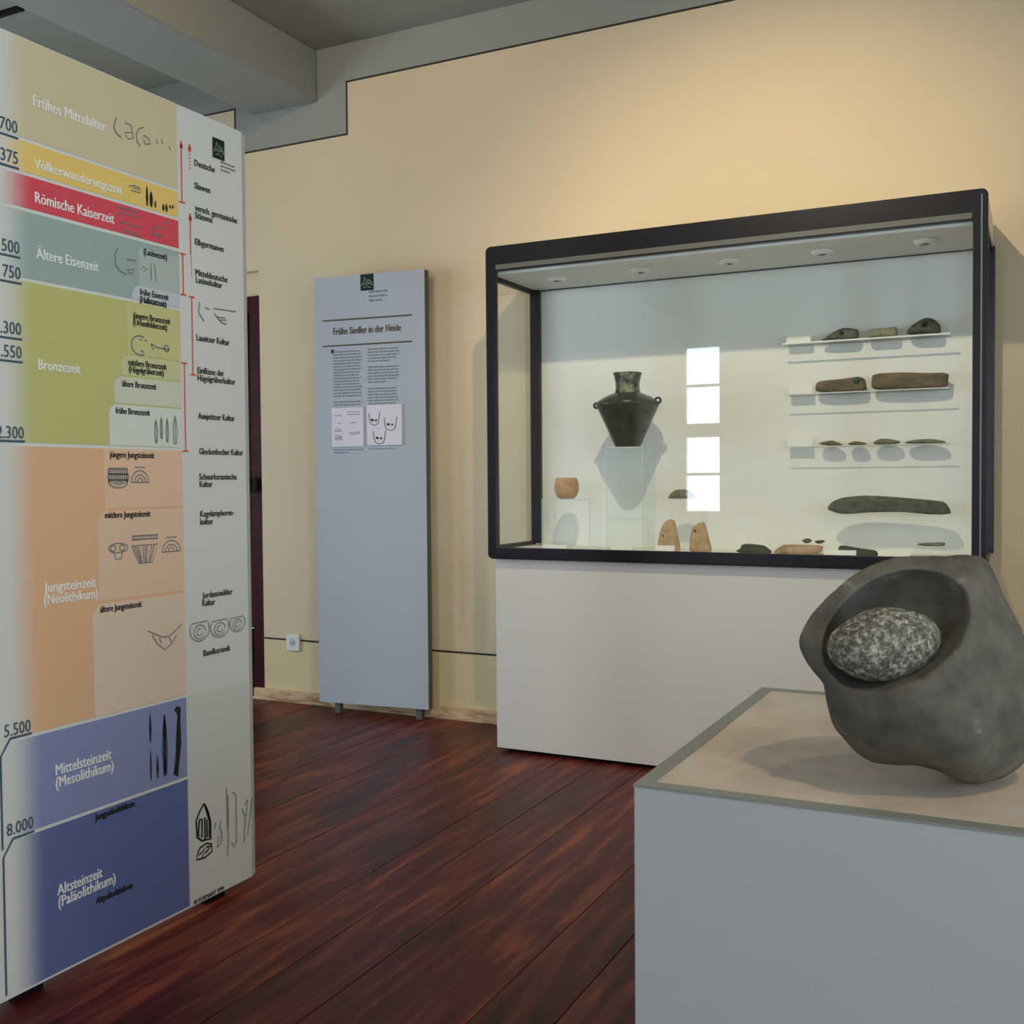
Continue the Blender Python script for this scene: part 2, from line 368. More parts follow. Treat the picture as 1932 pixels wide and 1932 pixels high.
def window(n, along, u0, u1, z0, z1, p):
    bm = bmesh.new(); q = .055
    def pc(a, b, c, d, t=.05):
        if along == 'x': box(bm, a, b, p-t/2, p+t/2, c, d)
        else: box(bm, p-t/2, p+t/2, a, b, c, d)
    pc(u0, u0+q, z0, z1); pc(u1-q, u1, z0, z1); pc(u0+q, u1-q, z0, z0+q); pc(u0+q, u1-q, z1-q, z1)
    zt = z0 + (z1-z0)*.495
    pc(u0+q, u1-q, zt-.07, zt+.07, .06); um = (u0+u1)/2; pc(um-.045, um+.045, z0+q, zt-.07, .06); pc(um-.045, um+.045, zt+.07, z1-q, .06)
    for (a, b) in ((z0+q, zt-.07), (zt+.07, z1-q)):
        zm = (a+b)/2; pc(u0+q, um-.045, zm-.014, zm+.014, .03); pc(um+.045, u1-q, zm-.014, zm+.014, .03)
    fr = obj('window_%d' % n, bm, M['winframe']); tag(fr, kind='structure')
    if along == 'x': g = B(u0+q, u1-q, p-.003, p+.003, z0+q, z1-q)
    else: g = B(p-.003, p+.003, u0+q, u1-q, z0+q, z1-q)
    obj('pane', g, M['winglass'], fr)
M['winglass'] = glass('window_glass', (.96, .98, .98, 1), 1.45)
for i, (a, b, c, d) in enumerate(WIN_FRONT): window(i+1, 'x', a, b, c, d, Y0-.1)
for i, (a, b, c, d) in enumerate(WIN_RIGHT): window(i+3, 'y', a, b, c, d, X1+.1)
for i, (a, b, c, d) in enumerate(WIN_LEFT): window(i+5, 'y', a, b, c, d, X0-.1)

# door frame: dark red post and lintel in the opening, plaster above, a black hinge
door = obj('door_1', box(B(-3.79, DX1, YW+.02, YW+.09, 0, 2.147, bev=.003), DX0, -3.79, YW+.02, YW+.09, 2.06, 2.147, bev=.003), M['darkred'])
tag(door, 'narrow strip of a dark red wooden door frame beside the tall chart', kind='structure')
obj('infill', B(DX0, DX1, YW+.05, YB-.02, 2.147, DZ), M['wall'], door)
hb = B(-3.80, -3.735, YW-.005, YW+.02, 1.11, 1.175, bev=.004); cyl(hb, (-3.79, YW-.012, 1.10), (0, 0, 1), .01, .085, 12)
obj('hinge', hb, M['black'], door)
lf = B(-3.84, -3.80, YW+.1, YW+.95, .01, 2.05, bev=.003)
tag(obj('leaf', lf, M['darkred'], door))

# ================================================================ TALL CHRONOLOGY CHART (left)
PX = -2.008; PT = PX+.0006
CY0, CY1, CZ0, CZ1 = 1.50, 2.345, .028, 2.133
chart = empty('exhibition_panel', (PX-.03, (CY0+CY1)/2, 0), 'tall white chart board with coloured timeline bands, standing at left', 'exhibition panel')
bm = bmesh.new()
prof = [(CY0, PX), (CY1, PX), (CY1+.028, PX-.012), (CY1+.034, PX-.05), (CY0, PX-.05)]
lo = [bm.verts.new((x, y, CZ0)) for y, x in prof]; hi = [bm.verts.new((x, y, CZ1)) for y, x in prof]
bm.faces.new(lo); bm.faces.new(hi)
for i in range(5):
    j = (i+1) % 5; f = bm.faces.new((lo[i], lo[j], hi[j], hi[i]))
    if i in (1, 2): f.material_index = 1
    if i == 4: f.material_index = 1
obj('board', bm, [M['pan_white'], M['pan_edge']], chart)
for fy in (CY0+.08, CY1-.16): obj('foot', B(PX-.044, PX-.03, fy, fy+.08, 0, CZ0), M['black'], chart)
PM = planeX(PT)
def pt(px, py): p = onX(px, py, PX); return (p.y, p.z)
def pl(*q): return [pt(*a) for a in q]
def fld(name, y0, y1, z0, z1, m, cut=0, off=0, ext=.0003):
    pts = [(y1, z1), (y1, z0), (y0, z0)] + ([(y0, z1-cut), (y0+cut*.35, z1-cut*.3), (y0+cut, z1)] if cut else [(y0, z1)])
    return obj(name, curve_mesh([pts], planeX(PT+off), ext), m, chart)
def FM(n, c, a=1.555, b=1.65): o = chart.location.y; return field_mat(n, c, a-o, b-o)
YC = 2.096; G = .004
bands = [('olive', 2.131, 1.910+G, S(208, 196, 158)), ('yellow', 1.910-G, 1.836+G, S(232, 200, 112)), ('red', 1.836-G, 1.757+G, S(214, 80, 94)),
         ('teal', 1.757-G, 1.603+G, S(156, 176, 166)), ('green', 1.603-G, 1.240+G, S(194, 192, 122)), ('orange', 1.240-G, .593+G, S(224, 180, 138)),
         ('periwinkle', .593-G, .376+G, S(134, 144, 180)), ('dark blue', .376-G, .034, S(96, 110, 156))]
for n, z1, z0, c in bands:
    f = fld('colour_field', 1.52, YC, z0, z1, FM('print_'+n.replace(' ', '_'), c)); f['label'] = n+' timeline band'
light = [(1.957, 1.737, 1.642, S(176, 188, 180), 0), (1.935, 1.642, 1.607, S(196, 202, 204), .02), (1.915, 1.600, 1.470, S(202, 198, 136), 0), (1.895, 1.466, 1.417, S(202, 202, 152), .02),
         (1.873, 1.413, 1.348, S(206, 210, 186), .02), (1.855, 1.344, 1.2445, S(214, 218, 204), .02), (1.836, 1.236, 1.092, S(228, 192, 158), 0),
         (1.814, 1.086, .872, S(226, 194, 164), .025), (1.794, .864, .5975, S(222, 200, 176), .025)]
for i, (y0, z1, z0, c, cut) in enumerate(light):
    tag(fld('inset_field', y0, YC, z0, z1, mat('print_tint_%s' % 'abcdefghi'[i], c, .5, .3), cut, .0006), 'pale inset of a period')
fld('inset_field', YC+.003, CY1-.004, CZ0+.002, .589, mat('print_tint_grey', S(206, 208, 198), .5, .3), 0, 0)['label'] = 'light grey lower part of the right column'
def TX(s, x0, y0, x1, hgt, m='ink', bold=.02):
    """one line of lettering: baseline from pixel (x0,y0) running level to the depth of pixel x1"""
    a = pt(x0, y0); b = pt(x1, y0)
    obj('lettering', text_mesh(s, PM @ Matrix.Translation((a[0], a[1], .0012)), b[0]-a[0], hgt, bold), M[m], chart)
def mid(s, x0, y0, z, x1): pass
W_ = 'inkwhite'
TX('Frühes Mittelalter', 61, 199, 198, .026, W_, .02); TX('Völkerwanderungszeit', 63, 317, 229, .024, W_, .02)
TX('Römische Kaiserzeit', 65, 382, 214, .026, W_, .02); TX('Ältere Eisenzeit', 67, 487, 185, .025, W_, .02)
TX('Bronzezeit', 71, 697, 151, .025, W_, .02); TX('Jungsteinzeit', 82, 1118, 181, .024, W_, .02); TX('(Neolithikum)', 82, 1141, 184, .024, W_, .02)
TX('Mittelsteinzeit', 104, 1463, 210, .026, W_, .02); TX('(Mesolithikum)', 104, 1487, 214, .026, W_, .02)
TX('Altsteinzeit', 107, 1690, 193, .026, W_, .02); TX('(Paläolithikum)', 109, 1712, 218, .026, W_, .02)
K = .0165
TX('(Latènezeit)', 270, 480, 314, K, 'ink', .028); TX('frühe Eisenzeit', 263, 556, 317, K, 'ink', .028); TX('(Hallstattzeit)', 263, 570, 313, K, 'ink', .028)
TX('jüngere Bronzezeit', 250, 600, 320, K, 'ink', .028); TX('(Urnenfelderzeit)', 250, 613, 314, K, 'ink', .028)
TX('mittlere Bronzezeit', 241, 689, 313, K, 'ink', .028); TX('(Hügelgräberzeit)', 242, 702, 308, K, 'ink', .028)
TX('ältere Bronzezeit', 229, 729, 294, K, 'ink', .028); TX('frühe Bronzezeit', 217, 780, 282, K, 'ink', .028)
TX('jüngere Jungsteinzeit', 206, 863, 290, K, 'ink', .028); TX('mittlere Jungsteinzeit', 197, 978, 283, K, 'ink', .028); TX('ältere Jungsteinzeit', 188, 1156, 267, K, 'ink', .028)
TX('Jungpaläolithikum', 178, 1548, 254, .017, 'ink', .028); TX('Altpaläolithikum', 180, 1706, 250, .017, 'ink', .028)
M['ink_soft'] = mat('print_soft_black', S(62, 64, 60), .6, .2)
def R_(s, x0, y0, x1): TX(s, x0, y0, x1, .0175, 'ink_soft', .012)
R_('Deutsche', 366, 312, 404); R_('Slawen', 366, 355, 396); R_('versch. germanische', 367, 397, 446); R_('Stämme', 367, 411, 400); R_('Elbgermanen', 367, 461, 421)
R_('Mitteldeutsche', 368, 519, 428); R_('Latènekultur', 369, 533, 418); R_('Lausitzer Kultur', 370, 642, 432); R_('Einflüsse der', 372, 704, 422); R_('Hügelgräberkultur', 372, 718, 443)
R_('Aunjetitzer Kultur', 373, 790, 442); R_('Glockenbecher Kultur', 375, 857, 458); R_('Schnurkeramische', 375, 905, 446); R_('Kultur', 376, 919, 400)
R_('Kugelamphoren-', 377, 975, 441); R_('kultur', 377, 990, 401); R_('Jordansmühler', 381, 1129, 438); R_('Kultur', 381, 1144, 405); R_('Bandkeramik', 383, 1238, 434)
TX('© FORMART 7/99', 365, 1707, 422, .012, 'ink', .01)
# years and their rules along the near edge
def YR(s, xr, yb, yline, full=False):
    b = pt(xr, yb); a = pt(0, yb); me = text_mesh(s, Matrix.Identity(4), None, .0285, .004)
    me.transform(PM @ Matrix.Translation((b[0]-max(v.co.x for v in me.vertices), b[1], .0012)))
    obj('year_number', me, M['inkblue'], chart)
    e = pt(xr+2, yline)
    obj('year_rule', strokes([[(CY0+.012 if not full else e[0]-.055, e[1]), (e[0], e[1])]] + ([[(e[0]-.055, e[1]), (e[0]-.08, e[1]-.035), (e[0]-.08, full)]] if full else []), .005, PM, .0012), M['inkblue'], chart)
for s, xr, yb, ylv in (('700', 32, 253, 262), ('375', 33, 311, 319), ('500', 36, 480, 487), ('750', 38, 528, 536), ('1.300', 39, 633, 641), ('1.550', 40, 677, 684), ('2.300', 44, 828, 833)): YR(s, xr, yb, ylv)
YR('5.500', 57, 1379, 1383, .36); YR('8.000', 62, 1561, 1568, .04)
# red range lines
def bar(px, y0, y1, top, bot, dash=False):
    a = pt(px, y0); b = pt(px+(y1-y0)*.0165, y1); Y = (a[0]+b[0])/2; L = []
    if dash:
        n = 7
        for i in range(n): z = a[1]+(b[1]-a[1])*i/n; L.append([(Y, z), (Y, z+(b[1]-a[1])/n*.45)])
    else: L.append([(Y, a[1]), (Y, b[1])])
    if top == '-': L.append([(Y-.011, a[1]), (Y+.011, a[1])])
    if bot == '-': L.append([(Y-.011, b[1]), (Y+.011, b[1])])
    if top == 'a': L += [(.006, [(Y, a[1]), (Y, a[1]+.008)]), (.011, [(Y, a[1]-.01), (Y, a[1])])]
    obj('range_line', strokes(L, .0036, PM, .0012), M['inkred'], chart)
bar(341, 272, 382, 'a', '-'); bar(357, 278, 322, 'a', '', True); bar(358, 409, 482, 'a', ''); bar(360, 484, 526, '', '', True)
bar(344, 479, 556, '-', '-'); bar(361, 560, 707, '-', '-'); bar(347, 685, 851, '-', '-')
# emblem
def emblem(parent, mt, x0, x1, z0, z1):
    k = x1-x0; h = z1-z0
    e = obj('emblem', curve_mesh([[(x0, z0), (x1, z0), (x1, z1), (x0, z1)]], mt @ Matrix.Translation((0, 0, .0008)), .0003), M['logo'], parent)
    L = [[(x0+k*.1, z0+h*.35), (x0+k*.25, z0+h*.55), (x0+k*.32, z0+h*.82), (x0+k*.42, z0+h*.72), (x0+k*.45, z0+h*.5), (x0+k*.3, z0+h*.45)],
         [(x0+k*.05, z0+h*.3), (x0+k*.3, z0+h*.4), (x0+k*.5, z0+h*.35), (x0+k*.75, z0+h*.45), (x0+k*.95, z0+h*.3)],
         [(x0+k*.5, z0+h*.45), (x0+k*.62, z0+h*.68), (x0+k*.72, z0+h*.55), (x0+k*.6, z0+h*.4)], [(x0+k*.72, z0+h*.62), (x0+k*.85, z0+h*.5), (x0+k*.8, z0+h*.3)],
         [(x0+k*.2, z0+h*.18), (x0+k*.5, z0+h*.24), (x0+k*.8, z0+h*.16)]]
    obj('emblem_figure', strokes(L, k*.04, mt, .0018), M['logo_fig'], e)
emblem(chart, PM, 2.228, 2.274, 2.032, 2.086)
def greek(parent, mt, x0, x1, z0, rows, step, hgt, m, seed, last=.6, name='small_print', jag=.12):
    rnd = random.Random(seed); L = []
    for r in range(rows):
        z = z0-r*step; x = x0; end = x1-(x1-x0)*rnd.random()*jag if r < rows-1 else x0+(x1-x0)*last
        while x < end:
            wd = rnd.uniform(.35, 1.3)*hgt*4.2; L.append([(x, z), (min(x+wd, end), z)]); x += wd+hgt*.55
    return obj(name, strokes(L, hgt, mt, .0014), m, parent)
greek(chart, PM, 2.258, 2.318, 2.027, 3, .0105, .0035, M['ink2'], 3)
# artefact drawings printed on the chart
def draw(lines, wd=.0022, m='ink2'): obj('drawing', strokes(lines, wd*1.35, PM, .0016), M[m], chart)
def pot(px, py, wpx, hpx, kind=0, m='ink2', wd=.0022):
    a = pt(px, py); sc = abs(pt(px+wpx, py)[0]-a[0]); h = hpx/690*1.0 if False else abs(pt(px, py+hpx)[1]-a[1]); x, z = a
    L = []
    if kind == 0:    # beaker with vertical hatching
        L.append([(x-.45*sc, z+.5*h), (x-.5*sc, z), (x-.42*sc, z-.35*h), (x-.2*sc, z-.5*h), (x+.2*sc, z-.5*h), (x+.42*sc, z-.35*h), (x+.5*sc, z), (x+.45*sc, z+.5*h), (x-.45*sc, z+.5*h)])
        for i in range(9):
            u = -.4+.1*i; L.append([(x+u*sc, z+.48*h), (x+u*sc*1.05, z-.42*h*(1-abs(u)))])
        L += [[(x-.48*sc, z+.2*h), (x+.48*sc, z+.2*h)], [(x-.48*sc, z-.1*h), (x+.48*sc, z-.1*h)]]
    if kind == 1:    # open bowl
        L += [[(x-.5*sc, z+.5*h), (x+.5*sc, z+.5*h)], [(x-.5*sc, z+.36*h), (x+.5*sc, z+.36*h)], [(x-.5*sc, z+.15*h), (x+.5*sc, z+.15*h), (x+.25*sc, z-.5*h), (x-.25*sc, z-.5*h), (x-.5*sc, z+.15*h)]]
        for u in (-.4, -.32, -.25, -.1, 0, .08, .25, .35): L.append([(x+u*sc, z+.12*h), (x+u*sc*.5, z-.48*h)])
        for i in range(10): L.append([(x+(-.45+.1*i)*sc, z+.5*h), (x+(-.45+.1*i)*sc, z+.36*h)])
    if kind == 2:    # half vessel
        L += [arc(x, z-.4*h, .5*sc, .8*h, 0, 180), [(x-.5*sc, z-.4*h), (x+.5*sc, z-.4*h)], arc(x, z-.4*h, .33*sc, .5*h, 0, 180), arc(x, z-.4*h, .15*sc, .3*h, 0, 180), [(x-.3*sc, z+.62*h), (x+.3*sc, z+.62*h)]]
    if kind == 3:    # spiral decorated bowl
        L += [arc(x, z+.1*h, .5*sc, .5*h, 150, 390), arc(x, z, .3*sc, .3*h, 0, 330), arc(x, z, .15*sc, .15*h, 60, 360), [(x-.42*sc, z+.4*h), (x+.42*sc, z+.42*h)]]
    if kind == 4:    # round bodied
        L += [arc(x, z, .5*sc, .35*h, 0, 360), arc(x-.25*sc, z, .13*sc, .22*h, 0, 360), arc(x+.2*sc, z, .13*sc, .22*h, 0, 360), [(x-.2*sc, z-.35*h), (x-.15*sc, z-.8*h), (x+.15*sc, z-.8*h), (x+.2*sc, z-.35*h)]]
    draw(L, wd, m)
pot(222, 902, 38, 36, 0, 'ink2', .0028); pot(263, 899, 32, 28, 2); pot(222, 1034, 36, 26, 4); pot(273, 1036, 48, 52, 1); pot(322, 1030, 34, 26, 2)
pot(376, 1192, 36, 44, 3, 'ink2', .0018); pot(414, 1186, 34, 40, 3, 'ink2', .0018); pot(447, 1178, 28, 34, 3, 'ink2', .0016)
draw([pl((277, 1190), (290, 1196), (305, 1202), (318, 1200), (330, 1190), (342, 1177)), pl((286, 1198), (296, 1215), (310, 1226), (322, 1215), (332, 1198)), pl((300, 1203), (303, 1214)), pl((318, 1202), (322, 1212))], .0025)
def dagger(px, y0, y1, wpx, m='ink2', solid=False):
    a, b = pt(px, y0), pt(px, y1); wd = abs(pt(px+wpx, y0)[0]-a[0])/2; x = a[0]; z0, z1 = a[1], b[1]; H = z0-z1
    o = [(x, z0), (x+wd*.7, z0-H*.25), (x+wd, z0-H*.6), (x+wd*.5, z1), (x-wd*.5, z1), (x-wd, z0-H*.6), (x-wd*.7, z0-H*.25), (x, z0)]
    if solid: obj('drawing', curve_mesh([o[:-1]], PM @ Matrix.Translation((0, 0, .0014)), .0002), M[m], chart)
    else: draw([o, [(x, z0-H*.1), (x, z1)]], .0018, m)
dagger(293, 792, 836, 6); dagger(303, 788, 828, 5); dagger(314, 790, 834, 5); dagger(329, 785, 838, 8)
for x_, a_, b_, w_ in ((276, 349, 388, 4), (284, 360, 390, 6), (292, 378, 392, 3), (307, 384, 398, 4), (313, 384, 400, 4), (320, 386, 394, 3), (325, 386, 394, 3)): dagger(x_, a_, b_, w_, 'ink', True)
draw([pl((242, 352), (252, 350), (264, 355), (264, 364), (246, 359)), pl((250, 354), (262, 358))], .002)
draw([pl((219, 222), (215, 232), (214, 242), (219, 252), (228, 260)), pl((234, 232), (247, 236), (250, 262), (240, 262), (234, 250), (248, 250))], .0022)
draw([pl((270, 240), (260, 244), (256, 254), (258, 268), (264, 276)), pl((270, 255), (280, 262), (282, 272), (272, 272), (270, 262))], .0022)
draw([pl((294, 262), (296, 272)), pl((304, 262), (306, 272)), pl((318, 276), (321, 284))], .002)
draw([pl((222, 390), (258, 400)), pl((222, 400), (262, 410)), pl((225, 418), (262, 430)), pl((230, 434), (266, 446)), pl((288, 426), (290, 440), (302, 446), (304, 430), (288, 426)), pl((284, 440), (306, 448)), pl((310, 422), (318, 420))], .0022)
draw([pl((221, 468), (216, 480), (217, 500), (226, 512), (238, 518)), pl((237, 489), (255, 492)), pl((238, 510), (252, 508), (250, 516), (240, 515))], .0022)
draw([pl((264, 508), (269, 503), (276, 508), (270, 512)), pl((283, 496), (285, 530)), pl((290, 497), (294, 532))], .002)
draw([arc(*pt(263, 652), .028, .024, 60, 300), pl((262, 640), (266, 642)), pl((272, 642), (276, 644)), pl((264, 662), (270, 664)), pl((284, 648), (288, 660), (292, 652), (284, 650)), pl((292, 655), (318, 660)), arc(*pt(313, 658), .008, .008, 0, 360)], .0028)
draw([pl((376, 570), (374, 590), (384, 606)), pl((386, 580), (394, 584)), pl((402, 582), (444, 588)), pl((404, 592), (416, 608), (426, 612)), pl((408, 598), (424, 600)), pl((412, 604), (426, 604))], .0022)
# mesolithic tools (dark) and palaeolithic tools
for x_, a_, b_, w_ in ((282, 1345, 1400, 4), (283, 1412, 1472, 3), (296, 1425, 1468, 4)): dagger(x_, a_, b_, w_, 'ink', True)
dagger(309, 1348, 1464, 9, 'ink'); dagger(309, 1352, 1460, 4, 'ink')
obj('drawing', curve_mesh([pl((327, 1340), (333, 1332), (340, 1334), (339, 1360), (341, 1400), (337, 1440), (335, 1462), (328, 1460), (331, 1420), (332, 1380), (334, 1350), (331, 1343))], PM @ Matrix.Translation((0, 0, .0014)), .0002), M['ink'], chart)
draw([pl((330, 1440), (327, 1460), (336, 1464))], .002, 'ink')
draw([pl((384, 1516), (376, 1530), (369, 1548), (371, 1580), (380, 1586), (397, 1582), (396, 1550), (391, 1530), (384, 1516)), pl((386, 1520), (394, 1548), (394, 1580)), pl((385, 1542), (386, 1583)), pl((375, 1546), (373, 1576), (380, 1580), (380, 1546), (375, 1546)), pl((389, 1545), (390, 1580))], .0042, 'ink')
draw([pl((371, 1612), (370, 1622), (385, 1618), (399, 1606), (398, 1592), (388, 1591), (376, 1600), (371, 1612)), pl((374, 1614), (386, 1600), (380, 1618)), pl((388, 1598), (398, 1596)), pl((386, 1610), (394, 1600))], .0036, 'ink')
draw([pl((406, 1552), (403, 1564)), pl((416, 1548), (413, 1560), (418, 1572), (416, 1590), (407, 1598)), pl((412, 1575), (410, 1590))], .0026, 'ink2')
draw([pl((426, 1486), (427, 1520), (428, 1550), (430, 1580), (428, 1616)), pl((429, 1500), (430, 1560)), pl((438, 1494), (444, 1500), (445, 1560), (445, 1590), (440, 1598), (436, 1590)), pl((460, 1518), (466, 1508), (463, 1540)), pl((474, 1504), (471, 1540), (466, 1575)), pl((456, 1525), (462, 1545), (460, 1570), (460, 1590))], .0026, 'ink2')

# ================================================================ GREY TEXT BOARD by the wall
A2 = Vector((-3.232, 4.300, 0)); B2 = Vector((-2.632, 4.360, 0)); u2 = (B2-A2).normalized(); n2 = Vector((u2.y, -u2.x, 0))
W2 = (B2-A2).length; Z20, Z21 = .052, 2.163
board = empty('exhibition_panel', (A2+B2)/2, 'grey narrow text board with dark edge standing before the cream wall', 'exhibition panel')
PM2 = Matrix(((u2.x, 0, n2.x, A2.x), (u2.y, 0, n2.y, A2.y), (0, 1, 0, 0), (0, 0, 0, 1)))
def xf(bm, m): bmesh.ops.transform(bm, matrix=m, verts=bm.verts[:]); return bm
bm = bmesh.new(); box(bm, 0, W2, Z20, Z21, -.045, 0, 0)
for f in bm.faces:
    if f.calc_center_median().z < -.001: f.material_index = 1
obj('board', xf(bm, PM2), [M['pan_grey'], M['pan_dark']], board)
for lx in (.08, .53):
    obj('leg', xf(B(lx, lx+.03, 0, Z20, -.04, -.01), PM2), M['pan_dark'], board)
def p2(px, py):   # point on the board's face
    r = ray(px, py); t = (A2-EYE).dot(n2)/r.dot(n2); P = EYE+r*t; return ((P-A2).dot(u2), P.z)
a = p2(680, 518); b = p2(705, 547); emblem(board, PM2, a[0], b[0], b[1], a[1])
a = p2(696, 551); greek(board, PM2, a[0], a[0]+.11, a[1], 3, .021, .0075, M['ink2'], 5, .7)
M['inkbrown'] = mat('print_brown', S(92, 82, 62), .6, .2)
for (x0, y0, x1) in ((609, 606, 778), (609, 654, 778)):
    a = p2(x0, y0); b = p2(x1, y0); obj('rule', strokes([[a, (b[0], a[1])]], .0075, PM2, .0012), M['inkbrown'], board)
a = p2(629, 632); b = p2(757, 632)
obj('title', text_mesh('Frühe Siedler in der Heide', PM2 @ Matrix.Translation((a[0], a[1], .0012)), b[0]-a[0], .036, .03), M['inkbrown'], board)
a = p2(625, 667); obj('bullet', curve_mesh([[(a[0], a[1]), (a[0]+.016, a[1]), (a[0]+.016, a[1]+.018), (a[0], a[1]+.018)]], PM2 @ Matrix.Translation((0, 0, .001)), .0003), M['ink'], board)
c0, c1, d0, d1 = p2(629, 700)[0], p2(684, 700)[0], p2(694, 700)[0], p2(754, 700)[0]
M['ink3'] = mat('print_text_grey', S(126, 135, 134), .6, .2)
t0 = p2(640, 664)[1]
greek(board, PM2, c0, c1, t0, 16, .0145, .0062, M['ink3'], 11, .95, 'text_column'); greek(board, PM2, c0, c1, t0-.0145*17, 4, .0145, .0062, M['ink3'], 12, 1, 'text_column')
t1 = p2(700, 659)[1]
greek(board, PM2, d0, d1, t1, 5, .0145, .0062, M['ink3'], 13, .7, 'text_column'); greek(board, PM2, d0, d1, t1-.0145*6, 6, .0145, .0062, M['ink3'], 14, .6, 'text_column'); greek(board, PM2, d0, d1, t1-.0145*13.2, 7, .0145, .0062, M['ink3'], 15, .8, 'text_column')
M['plate'] = mat('picture_plate_white', S(222, 216, 222), .5, .3)
def plate(xa, ya, xb, yb):
    a = p2(xa, ya); b = p2(xb, yb); bm = bmesh.new(); box(bm, a[0], b[0], b[1], a[1], 0, .008)
    return obj('picture_plate', xf(bm, PM2), M['plate'], board), a[0], b[0], b[1], a[1]
P1, xa, xb, za, zb = plate(627, 770, 687, 842); m8 = PM2 @ Matrix.Translation((0, 0, .008))
k = (xb-xa); h = zb-za
def q(u, v): return (xa+k*u, za+h*v)
obj('drawing', strokes([[q(.08, .8), q(.35, .8)], [q(.5, .88), q(.92, .88)], [q(.5, .82), q(.92, .82)], [q(.1, .45), q(.3, .44)], [q(.08, .4), q(.34, .4)], [q(.1, .3), q(.32, .26)], [q(.55, .35), q(.92, .37)], [q(.58, .3), q(.9, .34)], [q(.6, .6), q(.8, .62)], [q(.2, .62), q(.3, .58)]] + [[q(.1, .24-.03*i), q(.34, .24-.03*i)] for i in range(3)], .003, m8, .001), M['ink2'], P1)
P3, xa, xb, za, zb = plate(693, 765, 760, 839); k = (xb-xa); h = zb-za
L = []
for (cu_, cv, r_) in ((.22, .62, .13), (.68, .5, .15), (.36, .17, .15)):
    c = q(cu_, cv); L += [arc(c[0], c[1], k*r_, k*r_*.95, 180, 360), [q(cu_-r_*1.2, cv+.18), q(cu_-r_, cv)], [q(cu_+r_*1.2, cv+.2), q(cu_+r_, cv)], (.010, [q(cu_-.1, cv+.02), q(cu_-.02, cv+.0)]), (.008, [q(cu_+.03, cv-.02), q(cu_+.07, cv+.02)])]
obj('drawing', strokes(L, .003, m8, .001), M['ink'], P3)
a = p2(630, 849); greek(board, PM2, a[0], a[0]+.17, a[1], 2, .014, .005, M['ink3'], 21, .5, 'caption'); a = p2(696, 847); greek(board, PM2, a[0], a[0]+.16, a[1], 1, .014, .005, M['ink3'], 22, .9, 'caption')

# ================================================================ SOCKET
c = onY(555, 1212, YW)
so = obj('wall_socket', curve_mesh([rrect(c.x-.042, c.x+.042, c.z-.042, c.z+.042, .006)], planeY(YW-.006), .006, .002), M['socket'], loc=(c.x, YW, c.z-.042))
tag(so, 'white square wall socket on the dark line left of the grey text board', 'wall socket')
bm = bmesh.new(); cyl(bm, (c.x, YW-.0145, c.z), (0, 1, 0), .021, .002, 32); obj('socket_recess', bm, M['socket_hole'], so)
bm = bmesh.new(); cyl(bm, (c.x-.009, YW-.016, c.z), (0, 1, 0), .0025, .002, 10); cyl(bm, (c.x+.009, YW-.016, c.z), (0, 1, 0), .0025, .002, 10); obj('contact_hole', bm, M['black'], so)

# ================================================================ SHOWCASE
VX0, VX1, VF, VG, VB = -2.09, -.165, 3.955, 3.985, 4.43
VZ0, VZ1, IZ0, IZ1 = .824, 2.131, .872, 2.018
case = empty('display_case', ((VX0+VX1)/2, (VF+VB)/2, 0), 'wide black-framed glass showcase on a white base against the cream wall', 'display case')
# front frame with rounded corners
obj('front_frame', curve_mesh([rrect(VX0, VX1, VZ0, VZ1, .022), [(VX0+.044, IZ0), (VX1-.047, IZ0), (VX1-.047, IZ1+.012), (VX0+.044, IZ1+.012)]], planeY((VF+VG)/2), .011, .004), M['metal_black'], case)
bm = bmesh.new(); v = [bm.verts.new(p) for p in ((VX0+.044, VF+.002, IZ1+.028), (VX1-.047, VF+.002, IZ1+.028), (VX1-.047, VG, IZ1+.010), (VX0+.044, VG, IZ1+.010), (VX0+.044, VG, IZ1+.03), (VX1-.047, VG, IZ1+.03))]
for f in ((0, 1, 2, 3), (3, 2, 5, 4), (4, 5, 1, 0), (0, 3, 4), (1, 5, 2)): bm.faces.new([v[i] for i in f])
obj('header_lip', B(VX0+.05, VX1-.05, VF-.0035, VF, IZ1+.014, IZ1+.034), M['lit_lip'], case); bm.free()
M['edge_highlight'] = mat('glass_edge_highlight', S(112, 130, 134), .25, .6)  # blue-grey highlight along the stile's glass edge, painted as a strip
obj('highlight_strip', B(VX1-.022, VX1-.017, VF-.002, VF, IZ0, VZ1-.02), M['edge_highlight'], case)
obj('front_glass', B(VX0+.03, VX1-.03, VG, VG+.005, IZ0-.01, IZ1+.02), M['glass'], case)
obj('side_glass', B(VX0+.006, VX0+.011, VG+.006, VB-.05, IZ0, IZ1), M['glass'], case)
obj('side_glass', B(VX1-.011, VX1-.006, VG+.006, VB-.05, IZ0, IZ1), M['glass'], case)
obj('rear_post', B(VX0, VX0+.046, VB-.045, VB, IZ0-.005, IZ1, bev=.002), M['metal_black'], case)
obj('rear_post', B(VX1-.03, VX1+.006, VB-.045, VB, IZ0-.008, IZ1, bev=.002), M['metal_black'], case)
for xs in (VX0+.002, VX1-.022):
    obj('side_rail', B(xs, xs+.02, VG+.006, VB-.045, IZ1-.02, IZ1, bev=.001), M['metal_black'], case)
    obj('side_rail', B(xs, xs+.02, VG+.006, VB-.045, IZ0-.012, IZ0+.006, bev=.001), M['metal_black'], case)
obj('back_panel', B(VX0+.046, VX1-.03, VB-.02, VB, IZ0-.02, IZ1), M['case_white'], case)
